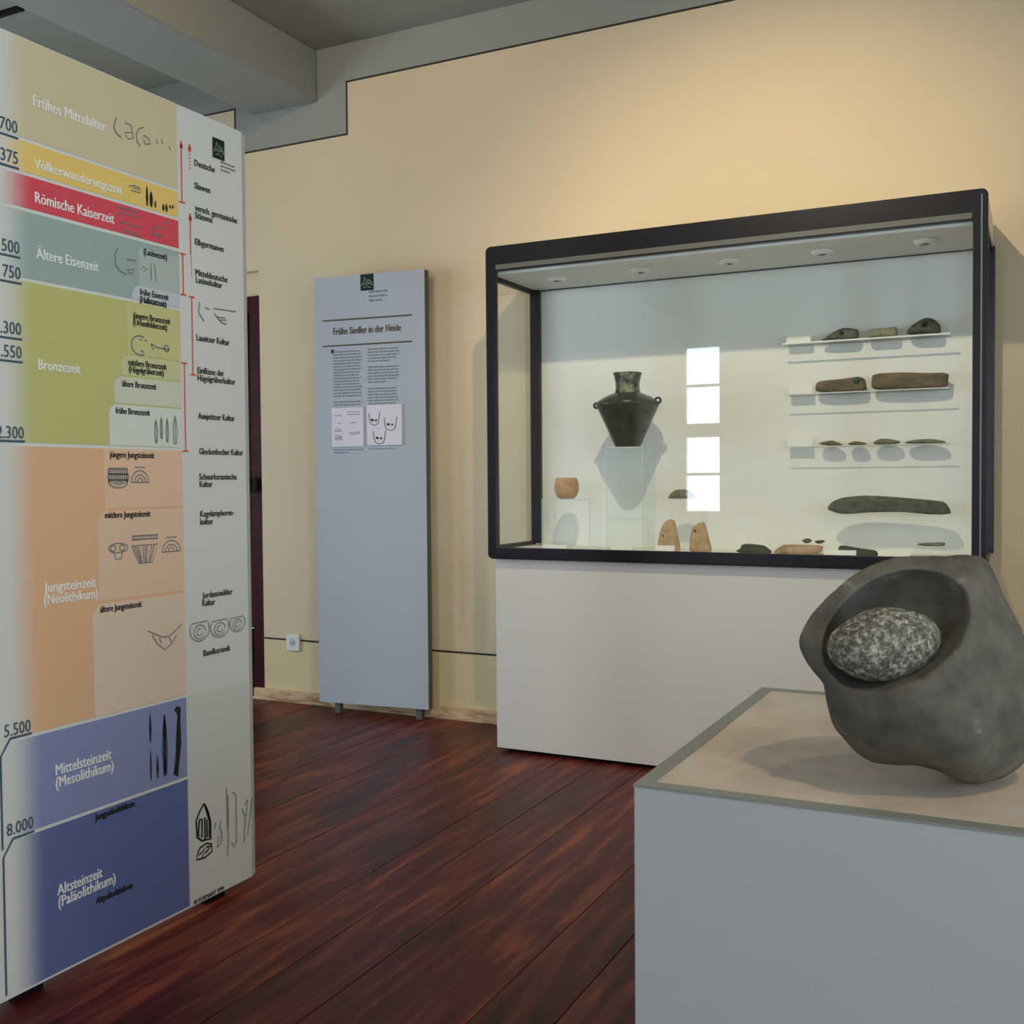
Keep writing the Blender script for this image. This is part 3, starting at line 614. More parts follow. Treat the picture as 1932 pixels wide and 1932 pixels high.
obj('case_ceiling', box(B(VX0+.022, VX1-.022, VG+.006, VB-.022, IZ1, IZ1+.01), VX0+.003, VX1-.003, VG, VB, IZ1+.01, VZ1-.012), M['case_white'], case)
M['seam'] = mat('seam_grey', S(90, 98, 94), .7, .2)
obj('ceiling_seam', B(VX0+.046, VX1-.03, VB-.024, VB-.02, IZ1-.006, IZ1), M['seam'], case)
obj('case_floor', B(VX0+.022, VX1-.022, VG+.006, VB-.02, IZ0-.025, IZ0-.016), M['case_white'], case)
obj('underframe', B(VX0+.01, VX1-.01, VG, VB, VZ0+.004, IZ0-.025), M['metal_black'], case)
BZ = .017
obj('base', B(-2.068, VX1-.02, 3.985, VB, BZ, VZ0+.004, bev=.002), M['base_white'], case)
obj('plinth', B(-2.03, VX1-.06, 4.03, VB, 0, BZ), M['black'], case)
for px, py in ((1048, 523), (1208, 507), (1375, 490), (1553, 474), (1748, 456)):
    p = onZ(px, py, IZ1); y_ = 4.165
    x_ = p.x
    dl = obj('downlight', lathe([(0, 0), (.042, 0), (.044, -.002), (.044, -.006), (.032, -.016), (.021, -.016), (.019, -.009), (0, -.009)], (x_, y_, IZ1), 32), M['chrome'], case, smooth=True)
    obj('bulb', lathe([(0, -.006), (.013, -.009), (.011, -.016), (0, -.019)], (x_, y_, IZ1), 20), M['bulb'], dl, smooth=True)

# ---------------------------------------------------------------- exhibits
def smooth_closed(P, n=72):
    """radius as a function of angle about the centroid, from an outline"""
    P = [Vector((p[0], p[1])) for p in P]; c = sum(P, Vector((0, 0)))/len(P)
    dense = []
    m = len(P)
    for i in range(m):
        p0, p1, p2_, p3 = P[i-1], P[i], P[(i+1) % m], P[(i+2) % m]
        for k in range(8):
            t = k/8; tt = t*t; ttt = tt*t
            cr = .5*((2*p1)+(-p0+p2_)*t+(2*p0-5*p1+4*p2_-p3)*tt+(-p0+3*p1-3*p2_+p3)*ttt)
            ln = p1.lerp(p2_, t); dense.append(cr.lerp(ln, .35))
    res = []
    for i in range(n):
        a = 2*math.pi*i/n; d = Vector((math.cos(a), math.sin(a))); best = 0
        for j in range(len(dense)):
            A = dense[j]-c; Bq = dense[(j+1) % len(dense)]-c; e = Bq-A; den = d.x*e.y-d.y*e.x
            if abs(den) < 1e-12: continue
            t = (A.x*e.y-A.y*e.x)/den; s = (A.x*d.y-A.y*d.x)/den
            if t > 0 and -1e-6 <= s <= 1+1e-6: best = max(best, t)
        res.append(best)
    return c, res
def pebble(outline, Y, depth, flat=.8, n=72, m=18, rough=0, seed=0):
    """solid body whose front outline is given on plane Y; rounded to the depth"""
    P = [(p.x, p.z) for p in (onY(a, b, Y) for a, b in outline)]
    c, R = smooth_closed(P, n); bm = bmesh.new(); rings = []
    for j in range(1, m):
        ph = math.pi*j/m; cf = math.sin(ph)**flat; y = -math.cos(ph)*depth/2
        ring = []
        for i in range(n):
            a = 2*math.pi*i/n; r = R[i]*cf
            v = Vector((c.x+r*math.cos(a), Y+y, c.y+r*math.sin(a)))
            if rough: v += Vector((0, 1, 0))*noise.noise(v*60+Vector((seed, 0, 0)))*rough
            ring.append(bm.verts.new(v))
        rings.append(ring)
    f0 = bm.verts.new((c.x, Y-depth/2, c.y)); f1 = bm.verts.new((c.x, Y+depth/2, c.y))
    for a_, b_ in zip(rings, rings[1:]):
        for i in range(n): bm.faces.new((a_[i], a_[(i+1) % n], b_[(i+1) % n], b_[i]))
    for i in range(n): bm.faces.new((f0, rings[0][i], rings[0][(i+1) % n])); bm.faces.new((f1, rings[-1][(i+1) % n], rings[-1][i]))
    bmesh.ops.recalc_face_normals(bm, faces=bm.faces[:])
    return bm
def boolean(base_me, cutters):
    o = bpy.data.objects.new('b', base_me); COL.objects.link(o); cs = []
    for cm in cutters:
        c_ = bpy.data.objects.new('k', cm); COL.objects.link(c_); cs.append(c_)
        md = o.modifiers.new('x', 'BOOLEAN'); md.operation = 'DIFFERENCE'; md.object = c_; md.solver = 'EXACT'
    dg = bpy.context.evaluated_depsgraph_get(); me = bpy.data.meshes.new_from_object(o.evaluated_get(dg))
    bpy.data.objects.remove(o)
    for c_ in cs: bpy.data.objects.remove(c_)
    def bb(q): return [f(v.co[i] for v in q.vertices) for f in (min, max) for i in range(3)]
    if len(me.vertices) < .9*len(base_me.vertices) or any(abs(a-b) > .002 for a, b in zip(bb(me), bb(base_me))): return base_me
    return me
def tomesh(bm): me = bpy.data.meshes.new('m'); bm.to_mesh(me); bm.free(); return me
def stone(name, outline, Y, depth, m, label, cat, group=None, hole=None, flat=.6, n_=96, rough=0):
    bm = pebble(outline, Y, depth, flat, n_, rough=rough)
    if hole:
        p = onY(hole[0], hole[1], Y); r = abs(onY(hole[0]+hole[2], hole[1], Y).x-p.x)
        d = Vector(hole[3]) if len(hole) > 3 else Vector((.05, 1, 0)); k_ = bmesh.new(); cyl(k_, p-d*.2, d, r, .4*d.length, 24)
        me = boolean(tomesh(bm), [tomesh(k_)])
    else: me = tomesh(bm)
    zs = min(v.co.z for v in me.vertices); xs = [v.co.x for v in me.vertices]
    me.materials.clear()
    o = obj(name, me, m, loc=((min(xs)+max(xs))/2, Y, zs), smooth=True)
    return tag(o, label, cat, group)

M['st_green'] = ramp_mat('greenstone', [(.3, S(52, 60, 50)), (.5, S(82, 88, 72)), (.72, S(112, 112, 90))], 35, 8, .6, .35, .003)
M['st_dark'] = ramp_mat('dark_greenstone', [(.3, S(44, 50, 42)), (.5, S(64, 70, 56)), (.72, S(88, 86, 64))], 40, 8, .6, .35, .003)
M['st_pale'] = ramp_mat('pale_stone', [(.3, S(104, 106, 88)), (.5, S(134, 132, 110)), (.72, S(160, 154, 128))], 40, 8, .7, .35, .003)
M['st_brown'] = ramp_mat('brown_banded_stone', [(.28, S(70, 66, 52)), (.5, S(108, 94, 72)), (.72, S(140, 116, 90))], 22, 8, .7, .4, .003, (.5, 1, 1.6))
M['flint'] = ramp_mat('brown_flint', [(.3, S(66, 60, 42)), (.5, S(98, 86, 60)), (.72, S(134, 110, 78))], 50, 8, .5, .3, .003)
M['flint_grey'] = ramp_mat('grey_flint', [(.3, S(82, 82, 64)), (.5, S(112, 108, 86)), (.72, S(134, 128, 102))], 50, 8, .5, .3, .003)
M['clay'] = ramp_mat('tan_clay', [(.3, S(158, 130, 94)), (.5, S(190, 162, 122)), (.72, S(204, 178, 140))], 30, 8, .85, .3, .003)
M['clay_o'] = ramp_mat('orange_clay', [(.3, S(170, 132, 96)), (.5, S(198, 160, 122)), (.72, S(208, 174, 138))], 24, 6, .85, .2, .003)
M['tanstone'] = ramp_mat('tan_stone', [(.34, S(120, 112, 84)), (.5, S(182, 154, 120)), (.7, S(196, 170, 138))], 14, 8, .8, .3, .003)

YS = 4.365      # exhibits stand on the shallow shelves here
def shelf(px0, py0, px1, py1, label, thick, m):
    a = onY(px0, py0, 4.323); b = onY(px1, py1, 4.323); z = (a.z+b.z)/2
    s = empty('acrylic_shelf', ((a.x+b.x)/2, 4.37, z-thick), label, 'shelf', 'clear shelves on the case back wall')
    bm = B(a.x, b.x, 4.325, 4.41, z-thick, z)
    obj('shelf_board', bm, M['acryl'], s)
    obj('front_edge', B(a.x, b.x, 4.3215, 4.325, z-thick, z), m, s)
    return a.x, b.x, z
M['edge_white'] = mat('shelf_edge_bright', S(240, 238, 228), .35, .5)
s1 = shelf(1476, 648, 1793, 627, 'clear acrylic shelf with a bright edge, topmost of the shelves in the showcase', .006, M['edge_white'])
s2 = shelf(1480, 742, 1790, 732, 'middle clear shelf under the two brown stone tools in the showcase', .004, M['acryl_edge'])
s3 = shelf(1480, 841, 1790, 838, 'lowest clear shelf under the four small flint blades in the showcase', .003, M['acryl_edge'])
def on_shelf(outl, dy): return [(x, y+dy) for x, y in outl]
def settle(o, z): zs = min((o.matrix_basis @ v.co).z for v in o.data.vertices); o.location.z += z-zs+.0003
HA = 'perforated stone axes on the top shelf'
o = stone('stone_axe', [(1549, 636), (1562, 626), (1585, 613), (1600, 611), (1618, 614), (1621, 624), (1617, 632), (1590, 635)], YS, .05, M['st_green'], 'pointed grey-green stone axe with a shaft hole, left on the top shelf', 'stone axe', hole=(1595, 622, 5, (.55, 1, 0))); settle(o, s1[2])
o = stone('stone_axe_fragment', [(1638, 630), (1637, 616), (1641, 613), (1675, 610), (1690, 608), (1694, 616), (1692, 627), (1665, 629)], YS, .045, M['st_pale'], 'pale blunt stone axe fragment without hole, middle of the top shelf', 'stone axe'); settle(o, s1[2])
o = stone('stone_axe', [(1711, 618), (1722, 606), (1745, 593), (1762, 595), (1774, 606), (1775, 620), (1768, 624), (1735, 626), (1714, 624)], YS, .055, M['st_dark'], 'dark rounded stone axe with a shaft hole, right on the top shelf', 'stone axe', hole=(1750, 607, 6, (.3, 1, 0))); settle(o, s1[2])
o = stone('stone_adze', [(1541, 735), (1540, 720), (1550, 715), (1590, 711), (1620, 707), (1632, 712), (1635, 730), (1626, 734), (1580, 737)], YS, .05, M['st_brown'], 'shorter brown stone adze with a faint round dimple, left on the middle shelf', 'stone adze'); settle(o, s2[2])
pp = onY(1617, 719, YS); bm = bmesh.new(); bmesh.ops.create_uvsphere(bm, u_segments=20, v_segments=10, radius=.013, matrix=Matrix.Translation((pp.x, YS-.022, pp.z)) @ Matrix.Diagonal((1, .35, 1, 1)))
obj('dimple', bm, M['st_dark'], o, smooth=True)
o = stone('stone_adze', [(1647, 731), (1645, 712), (1650, 703), (1700, 700), (1750, 701), (1788, 701), (1789, 714), (1786, 727), (1740, 731), (1690, 733)], YS, .05, M['st_brown'], 'longer brown blocky stone adze, right on the middle shelf', 'stone adze', flat=.55); settle(o, s2[2])
FL = 'small flint blades on the lowest shelf'
for i, (ol, m, lab) in enumerate((([(1545, 835), (1560, 831), (1572, 830), (1590, 838), (1570, 840), (1552, 838)], M['flint'], 'brown flint blade sloping to the right, leftmost on the lowest shelf'),
      ([(1600, 835), (1610, 831), (1622, 831), (1636, 835), (1625, 838), (1605, 838)], M['flint'], 'shortest dark brown flint blade, second from left on the lowest shelf'),
      ([(1647, 834), (1660, 827), (1680, 827), (1699, 832), (1690, 837), (1655, 838)], M['flint_grey'], 'thickest grey flint blade, third from left on the lowest shelf'),
      ([(1707, 834), (1730, 829), (1760, 828), (1789, 834), (1760, 837), (1715, 837)], M['flint_grey'], 'longest thin flint blade, right end of the lowest shelf'))):
    o = stone('flint_blade', ol, YS, .055, m, lab, 'flint blade', FL); settle(o, s3[2])
# label cards on the shelves
for (x0, y0, x1, y1), z, lab in (((1484, 634, 1530, 646), s1[2], 'white label card on the left end of the top shelf'), ((1488, 729, 1533, 741), s2[2], 'white label card on the left end of the middle shelf'), ((1486, 829, 1532, 840), s3[2], 'white label card on the left end of the lowest shelf')):
    a = onY(x0, y1, 4.37); b = onY(x1, y1, 4.37)
    bm = bmesh.new(); box(bm, a.x, b.x, 0, .0012, 0, .036)
    me = tomesh(xf(bm, Matrix.Translation((0, 4.36, z)) @ Matrix.Rotation(math.radians(-12), 4, 'X')))
    zs = min(v.co.z for v in me.vertices); me.transform(Matrix.Translation((0, 0, z-zs+.0003)))
    tag(obj('label_card', me, M['card'], loc=((a.x+b.x)/2, 4.36, z)), lab, 'label card', 'label cards in the showcase')

# long curved axe held on two clear pegs
YL = 4.30
o = stone('curved_stone_axe', [(1562, 956), (1570, 947), (1590, 939), (1630, 935), (1680, 937), (1740, 942), (1778, 946), (1787, 952), (1794, 969), (1760, 971), (1700, 966), (1640, 967), (1590, 970), (1563, 962)], YL, .05, M['st_green'], 'long curved grey-green stone axe below the three shelves', 'stone axe', flat=.5, n_=160)
for px in (1610, 1740):
    p = onY(px, 968, YL); pg = cyl(bmesh.new(), (p.x, YL-.022, p.z-.002), (0, 1, 0), .003, VB-.02-YL+.022, 12)
    tag(obj('acrylic_peg', pg, M['acryl'], loc=(p.x, 4.4, p.z)), 'clear peg carrying the long curved axe, %s' % ('left one' if px < 1700 else 'right one'), 'peg', 'clear pegs under the long curved axe')

# things on the case floor
ZF = IZ0-.016
def floor_stone(name, outl, Y, depth, m, label, cat, group=None, hole=None, flat=.8, z=ZF):
    o = stone(name, outl, Y, depth, m, label, cat, group, hole, flat); settle(o, z); return o
LWt = 'clay loom weights at the foot of the case'
def low(pts, dy): return [(x, y+dy) for x, y in pts]
floor_stone('loom_weight', [(1242, 1040), (1243, 1020), (1247, 1000), (1254, 987), (1264, 981), (1272, 984), (1277, 1005), (1283, 1040), (1262, 1042)], 4.17, .055, M['clay'], 'tan clay loom weight with a broken side, behind the small card, left of two', 'loom weight', LWt, (1255, 1012, 2.6), .5)
floor_stone('loom_weight', [(1302, 1041), (1303, 1015), (1307, 996), (1318, 987), (1328, 986), (1333, 1000), (1338, 1020), (1342, 1041), (1322, 1042)], 4.17, .055, M['clay'], 'tan clay loom weight with a high hole, right of two below the window reflection', 'loom weight', LWt, (1315, 1002, 2.6), .5)
floor_stone('dark_stone', [(1387, 1037), (1396, 1034), (1400, 1026), (1412, 1024), (1440, 1027), (1450, 1033), (1456, 1039), (1450, 1044), (1405, 1043)], 4.14, .06, M['st_dark'], 'dark green lumpy stone on the case floor right of the loom weights', 'stone')
floor_stone('tan_stone', [(1460, 1044), (1468, 1034), (1480, 1028), (1510, 1028), (1535, 1029), (1553, 1031), (1545, 1045), (1500, 1048)], 4.14, .06, M['tanstone'], 'tan and grey flat stone under the two tiny arrowheads', 'stone')
floor_stone('dark_stone_axe', [(1582, 1039), (1583, 1029), (1592, 1027), (1620, 1032), (1650, 1036), (1656, 1041), (1654, 1048), (1630, 1049), (1595, 1045)], 4.13, .05, M['st_dark'], 'dark green stone axe lying between two white cards on the case floor', 'stone axe', None, None, .5)
# cards on the case floor
for x0, x1, Yc, hgt, lab in ((1234, 1270, 4.03, .033, 'white card standing before the left loom weight'), (1553, 1614, 4.03, .030, 'white card before the dark stone axe, left of it'), (1656, 1717, 4.03, .031, 'white card right of the dark stone axe'), (1022, 1066, 4.05, .026, 'white card flat at the left end of the case floor'), (1150, 1190, 4.05, .026, 'white card below the acrylic stand of the dark vase')):
    a = onY(x0, 1035, Yc); b = onY(x1, 1035, Yc); bm = bmesh.new(); box(bm, a.x, b.x, Yc, Yc+.03, ZF, ZF+.0015); v = [bm.verts.new(p) for p in ((a.x, Yc, ZF), (b.x, Yc, ZF), (b.x, Yc+.02, ZF+hgt), (a.x, Yc+.02, ZF+hgt), (a.x, Yc+.03, ZF), (b.x, Yc+.03, ZF))]
    for f in ((0, 1, 2, 3), (3, 2, 5, 4), (0, 3, 4), (1, 5, 2), (0, 4, 5, 1)): bm.faces.new([v[i] for i in f])
    tag(obj('label_card', bm, M['card'], loc=((a.x+b.x)/2, Yc, ZF)), lab, 'label card', 'label cards in the showcase')

def stand(x0, x1, y0, y1, z, label, walls='lr', t=.004, zb=ZF):
    s = empty('acrylic_stand', ((x0+x1)/2, (y0+y1)/2, zb), label, 'stand')
    obj('top_plate', B(x0, x1, y0, y1, z-t, z), M['acryl'], s)
    if 'l' in walls: obj('side_plate', B(x0, x0+t, y0, y1, zb, z-t), M['acryl'], s)
    if 'r' in walls: obj('side_plate', B(x1-t, x1, y0, y1, zb, z-t), M['acryl'], s)
    if 'b' in walls: obj('back_plate', B(x0+t, x1-t, y1-t, y1, zb, z-t), M['acryl'], s)
    obj('front_edge', B(x0, x1, y0-.001, y0, z-t, z), M['acryl_edge'], s)
    for c_, xx in (('l', x0), ('r', x1-t*.6)):
        if c_ in walls: obj('front_edge', B(xx, xx+t*.6, y0-.001, y0, zb, z-t), M['acryl_edge'], s)
    return s
# amphora on its stand
YV = 4.21
pc = onY(1184.5, 844, YV); ux = abs(onY(1284.5, 844, YV).x-pc.x)/100; uz = abs(onY(1184, 744, YV).z-pc.z)/100
zt = pc.z; xv = pc.x
a = onY(1143, 844, 4.13); b = onY(1208, 844, 4.13)
stand(a.x, b.x+.01, 4.13, 4.29, zt, 'tall clear acrylic stand under the dark vase', 'lrb')
def VZ(y): return (844-y)*uz
prof_b = [(0, 0), (22.5*ux, 0), (24*ux, VZ(841)), (35*ux, VZ(815)), (46*ux, VZ(790)), (54*ux, VZ(772)), (57*ux, VZ(765)), (57.5*ux, VZ(761)), (54*ux, VZ(757)), (42*ux, VZ(749)), (30*ux, VZ(744)), (23*ux, VZ(741)), (20*ux, VZ(741)), (30*ux, VZ(748)), (50*ux, VZ(762)), (20*ux, VZ(838)), (0, VZ(838))]
M['vase'] = ramp_mat('black_burnished_clay', [(.3, S(42, 44, 38)), (.5, S(56, 60, 50)), (.72, S(74, 74, 58))], 18, 8, .3, .2, .002, spec=.5)
M['vase_neck'] = ramp_mat('restored_mottled_neck', [(.42, S(44, 48, 42)), (.5, S(96, 100, 88)), (.62, S(150, 150, 130))], 28, 3, .45, .2, .002, (1, 1, .5))
vase = obj('ceramic_vase', lathe(prof_b, (xv, YV, zt+.0003), 64), M['vase'], loc=(xv, YV, zt), smooth=True)
tag(vase, 'black two-handled biconical ceramic vase with mottled flared neck on a tall clear stand', 'vase')
obj('neck', lathe([(24*ux, VZ(742)), (21.5*ux, VZ(735)), (22*ux, VZ(722)), (24*ux, VZ(711)), (26.5*ux, VZ(704)), (25*ux, VZ(703.5)), (22*ux, VZ(711)), (19.5*ux, VZ(722)), (19*ux, VZ(738)), (22*ux, VZ(743)), (24*ux, VZ(742))], (xv, YV, zt), 64), M['vase_neck'], vase, smooth=True)
def torus(c, R, r, rot, seg=24, s2=10):
    bm = bmesh.new(); rr = []
    for i in range(seg):
        a = 2*math.pi*i/seg; ring = []
        for j in range(s2):
            b_ = 2*math.pi*j/s2; v = Vector(((R+r*math.cos(b_))*math.cos(a), r*1.6*math.sin(b_), (R+r*math.cos(b_))*math.sin(a))); ring.append(bm.verts.new(Vector(c)+rot @ v))
        rr.append(ring)
    for i in range(seg):
        for j in range(s2): bm.faces.new((rr[i][j], rr[(i+1) % seg][j], rr[(i+1) % seg][(j+1) % s2], rr[i][(j+1) % s2]))
    return bm
obj('handle', torus((xv+58.5*ux, YV-.005, zt+VZ(758)), 5*ux, 2*ux, Matrix.Rotation(math.radians(10), 3, 'Z')), M['vase'], vase, smooth=True)
obj('handle', torus((xv-56*ux, YV-.03, zt+VZ(764)), 4.5*ux, 2*ux, Matrix.Rotation(math.radians(50), 3, 'Z')), M['vase'], vase, smooth=True)

# orange cup on its low stand
YO = 4.22; p = onY(1069, 941, YO); ux = abs(onY(1169, 941, YO).x-p.x)/100; uz = abs(onY(1069, 841, YO).z-p.z)/100
a = onY(1022, 943, 4.15); b = onY(1113, 943, 4.15)
stand(a.x, b.x, 4.15, 4.29, p.z, 'low clear acrylic stand under the small orange cup', 'lr')
cup = obj('clay_cup', lathe([(0, 0), (12*ux, 0), (17*ux, 4*uz), (21*ux, 13*uz), (22*ux, 20*uz), (21*ux, 30*uz), (18.5*ux, 39*uz), (17*ux, 39.5*uz), (19*ux, 30*uz), (20*ux, 20*uz), (17*ux, 8*uz), (0, 4*uz)], (p.x, YO, p.z+.0004), 48), M['clay_o'], loc=(p.x, YO, p.z), smooth=True)
tag(cup, 'small round orange clay cup at the left end of the showcase', 'cup')
# sherd on a clear stand beside the window reflection
p = onY(1280, 941, 4.26); a = onY(1258, 943, 4.22); b = onY(1303, 943, 4.22)
stand(a.x, b.x+.05, 4.22, 4.31, p.z, 'clear acrylic stand under the small clay sherd', 'r')
o = stone('clay_sherd', [(1261, 941), (1266, 932), (1276, 925), (1294, 925), (1306, 932), (1312, 941), (1286, 942)], 4.26, .05, M['flint_grey'], 'small grey-brown clay sherd on a clear stand right of the vase', 'sherd'); settle(o, p.z)
# two arrowheads on a small clear block
a = onY(1508, 1025, 4.235); b = onY(1560, 1025, 4.235)
bk = tag(obj('acrylic_block', B(a.x, b.x, 4.21, 4.26, ZF, a.z, bev=.001), M['acryl'], loc=((a.x+b.x)/2, 4.235, ZF)), 'small clear block under the two tiny arrowheads', 'block')
o = stone('arrowhead', [(1513, 1019), (1520, 1015), (1527, 1015), (1532, 1019), (1527, 1023), (1520, 1024)], 4.235, .03, M['flint'], 'tiny reddish-brown arrowhead, left of the two on the clear block', 'arrowhead', 'tiny arrowheads on the clear block'); settle(o, a.z)
o = stone('arrowhead', [(1537, 1021), (1545, 1019), (1553, 1019), (1557, 1021), (1550, 1025), (1542, 1025)], 4.235, .03, M['st_dark'], 'tiny dark green arrowhead, right of the two on the clear block', 'arrowhead', 'tiny arrowheads on the clear block'); settle(o, a.z)
a = onY(1722, 1031, 4.2); b = onY(1810, 1031, 4.2)
tag(obj('acrylic_block', B(a.x, b.x, 4.19, 4.27, ZF, a.z, bev=.001), M['acryl'], loc=((a.x+b.x)/2, 4.23, ZF)), 'clear block under the thin dark blade at the right end of the showcase', 'block')
o = stone('stone_knife', [(1728, 1028), (1740, 1025), (1781, 1024), (1783, 1028), (1779, 1031), (1745, 1031)], 4.23, .03, M['flint_grey'], 'thin dark stone blade on a clear block at the right end', 'blade'); settle(o, a.z)

# ================================================================ PEDESTAL
HP = .70; e0 = onZ(1198, 1480, HP); e1 = onZ(1435, 1296, HP)
QX0, QX1, QY0, QY1 = (e0.x+e1.x)/2, .48, e0.y, e1.y
ped = empty('pedestal', ((QX0+QX1)/2, (QY0+QY1)/2, 0), 'light grey box pedestal carrying the hollowed boulder, in the foreground', 'pedestal')
obj('body', B(QX0+.001, QX1-.001, QY0+.001, QY1-.001, .0, HP-.004, bev=.002), M['ped'], ped)
rw = .026
bm = bmesh.new()
for a_ in ((QX0, QX1, QY0, QY0+rw), (QX0, QX1, QY1-rw, QY1), (QX0, QX0+rw, QY0+rw, QY1-rw), (QX1-rw, QX1, QY0+rw, QY1-rw)): box(bm, a_[0], a_[1], a_[2], a_[3], HP-.004, HP)
obj('rim', bm, M['ped_rim'], ped)
obj('top', B(QX0+rw, QX1-rw, QY0+rw, QY1-rw, HP-.004, HP-.0015), M['ped_top'], ped)

# ================================================================ BOULDER with its hollow, and the rubbing stone
DZp = FWD.dot(onZ(1850, 1482, HP)-EYE)     # depth of the boulder's middle
sc = DZp/FPX
def VP(px, py, dep=0): return EYE + ray(px, py)*(DZp+dep*sc)    # point near the boulder, in its own facing frame
ol = [(1505, 1215), (1512, 1190), (1530, 1160), (1560, 1122), (1600, 1088), (1640, 1066), (1690, 1053), (1740, 1048), (1800, 1049), (1845, 1055), (1866, 1070), (1885, 1105), (1910, 1150), (1932, 1190), (1952, 1250), (1962, 1320), (1955, 1390), (1930, 1440), (1890, 1470), (1850, 1480), (1810, 1478), (1775, 1462), (1740, 1448), (1690, 1442), (1645, 1438), (1605, 1410), (1575, 1375), (1562, 1330), (1552, 1292), (1535, 1272), (1515, 1248)]
cP, RR = smooth_closed([(x, -y) for x, y in ol], 240)
n, m_ = 240, 200; bm = bmesh.new(); rings = []
for j in range(1, m_):
    ph = math.pi*j/m_; ring = []
    for i in range(n):
        a = 2*math.pi*i/n; cf = math.sin(ph)**.82; r = RR[i]*cf
        front = math.cos(ph)                       # +1 at the nearest point
        dep = -front*175 if front > 0 else -front*165
        x = cP.x+r*math.cos(a); y = -(cP.y+r*math.sin(a))
        if front > 0:                              # the worn face slopes back towards the upper left
            s_ = ((x-1740)*-.55+(y-1265)*-.83)/230
            dep += max(0, s_+.15)*115*front**.8
        v = VP(x, y, dep)
        nz = noise.fractal(v*7, 1, 2, 4)*.006+noise.noise(v*30)*.0015
        v += (v-VP(1740, 1265)).normalized()*nz*cf
        ring.append(bm.verts.new(v))
    rings.append(ring)
f0 = bm.verts.new(sum((v.co for v in rings[0]), Vector())/n); f1 = bm.verts.new(sum((v.co for v in rings[-1]), Vector())/n)
for a_, b_ in zip(rings, rings[1:]):
    for i in range(n): bm.faces.new((a_[i], a_[(i+1) % n], b_[(i+1) % n], b_[i]))
for i in range(n): bm.faces.new((f0, rings[0][i], rings[0][(i+1) % n])); bm.faces.new((f1, rings[-1][(i+1) % n], rings[-1][i]))
bmesh.ops.recalc_face_normals(bm, faces=bm.faces[:])
def ellipsoid(c, rx, ry, rz, tilt, yawd=0, seg=64, ring=32):
    """rx right, ry up, rz depth in the boulder's frame, tilted in the picture-facing plane"""
    b_ = bmesh.new(); bmesh.ops.create_uvsphere(b_, u_segments=seg, v_segments=ring, radius=1)
    F = Matrix((RGT, -DWN, FWD)).transposed().to_4x4()
    T = Matrix.Translation(c) @ F @ Matrix.Rotation(math.radians(tilt), 4, 'Z') @ Matrix.Rotation(math.radians(yawd), 4, 'Y') @ Matrix.Diagonal((rx*sc, ry*sc, rz*sc, 1))
    bmesh.ops.transform(b_, matrix=T, verts=b_.verts[:]); bmesh.ops.recalc_face_normals(b_, faces=b_.faces[:]); return b_
# the hollow: the worn face is pushed in along two overlapping ellipsoids
Fm = Matrix((RGT, -DWN, FWD)).transposed().to_4x4()
for c_, rx, ry, rz, tl in ((VP(1692, 1184, -95), 146, 90, 135, 38), (VP(1668, 1162, -130), 130, 92, 110, 36)):
    T = Matrix.Translation(c_) @ Fm @ Matrix.Rotation(math.radians(tl), 4, 'Z') @ Matrix.Diagonal((rx*sc, ry*sc, rz*sc, 1))
    Ti = T.inverted(); dv = (Ti.to_3x3() @ FWD)
    for v in bm.verts:
        p = Ti @ v.co
        if p.length < 1:
            a_, b_, c2 = dv.dot(dv), p.dot(dv), p.dot(p)-1
            v.co += FWD*((-b_+math.sqrt(max(0, b_*b_-a_*c2)))/a_)
body = tomesh(bm)
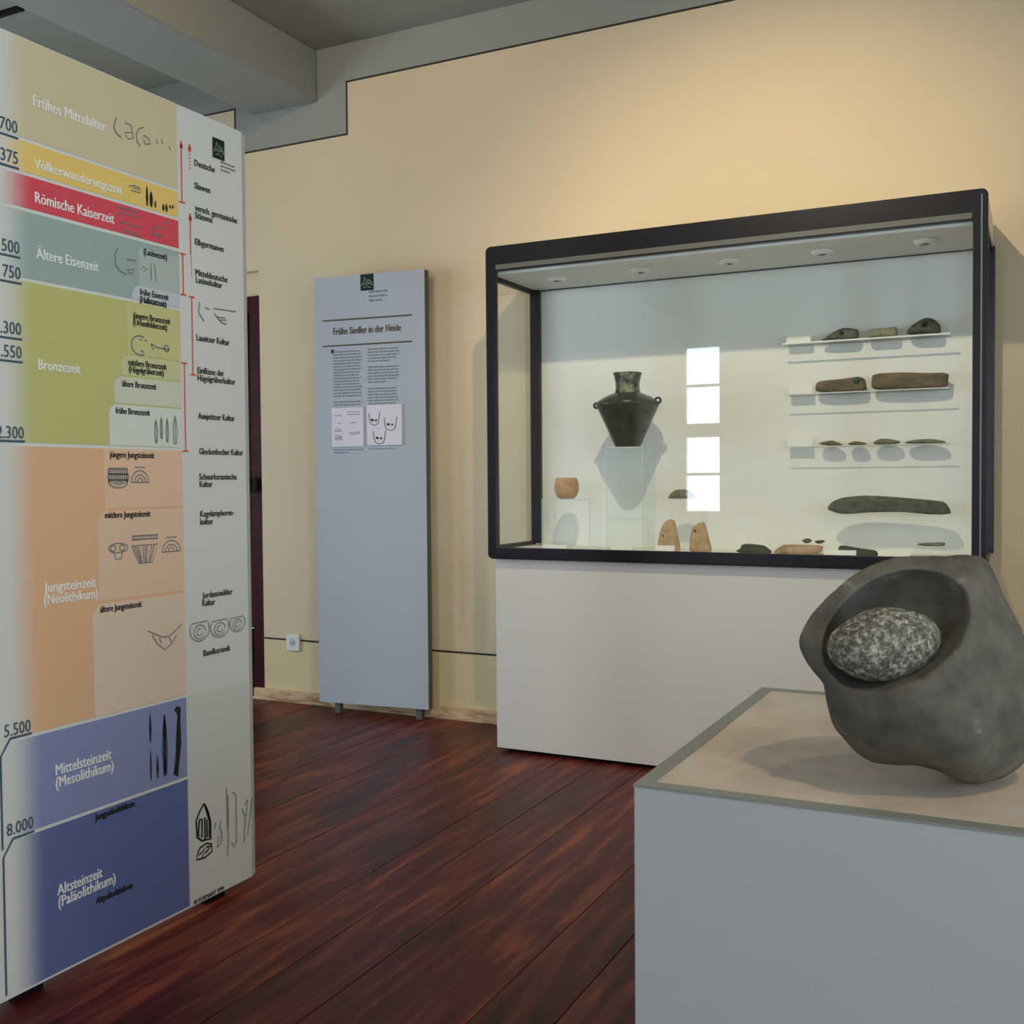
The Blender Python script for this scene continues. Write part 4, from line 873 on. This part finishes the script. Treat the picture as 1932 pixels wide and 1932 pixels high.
# soften the rim: voxel remesh and a light smooth
o = bpy.data.objects.new('b', body); COL.objects.link(o)
md = o.modifiers.new('r', 'REMESH'); md.mode = 'VOXEL'; md.voxel_size = .0032
md = o.modifiers.new('s', 'SMOOTH'); md.factor = .5; md.iterations = 7
dg = bpy.context.evaluated_depsgraph_get(); body = bpy.data.meshes.new_from_object(o.evaluated_get(dg)); bpy.data.objects.remove(o)
body.materials.clear()
zs = min(v.co.z for v in body.vertices)
M['boulder'] = ramp_mat('grey_worn_boulder', [(.24, S(70, 68, 60)), (.5, S(98, 95, 84)), (.64, S(110, 106, 93)), (.76, S(160, 156, 140))], 19, 14, .8, .9, .006)
cc = VP(1740, 1265)
boul = obj('quern_stone', body, M['boulder'], loc=(cc.x, cc.y, zs), smooth=True); boul.location.z += HP-.0012-zs
tag(boul, 'large grey boulder with a ground-out hollow on the foreground pedestal', 'quern stone')
dz = HP-.0012-zs
def speck_mat():
    m = bpy.data.materials.new('speckled_granite'); m.use_nodes = True; nt = m.node_tree; N = nt.nodes; L = nt.links; p = N['Principled BSDF']; p.inputs['Roughness'].default_value = .8
    tc = N.new('ShaderNodeTexCoord'); v = N.new('ShaderNodeTexNoise'); v.inputs['Scale'].default_value = 125; v.inputs['Detail'].default_value = 6; v.inputs['Roughness'].default_value = .7; v.inputs['Distortion'].default_value = .5
    L.new(tc.outputs['Object'], v.inputs['Vector'])
    r = N.new('ShaderNodeValToRGB'); cr = r.color_ramp; cr.elements[0].position = .36; cr.elements[0].color = S(58, 58, 50); cr.elements[1].position = .66; cr.elements[1].color = S(196, 190, 170)
    e = cr.elements.new(.5); e.color = S(108, 106, 92); L.new(v.outputs['Fac'], r.inputs['Fac']); L.new(r.outputs[0], p.inputs['Base Color'])
    b = N.new('ShaderNodeBump'); b.inputs['Strength'].default_value = .5; b.inputs['Distance'].default_value = .003; L.new(v.outputs['Fac'], b.inputs['Height']); L.new(b.outputs[0], p.inputs['Normal'])
    return m
eg = ellipsoid(VP(1668, 1218, -88)+Vector((0, 0, dz)), 100, 65, 62, 9, 0)
for v in eg.verts:
    d = v.co-VP(1668, 1218, -88); v.co += d.normalized()*noise.noise(v.co*22)*.004
eg_me = tomesh(eg); zmin = min(v.co.z for v in eg_me.vertices)
tag(obj('rubbing_stone', eg_me, speck_mat(), loc=VP(1668, 1285, -88), smooth=True), 'speckled egg-shaped rubbing stone lying in the hollow of the boulder', 'rubbing stone')
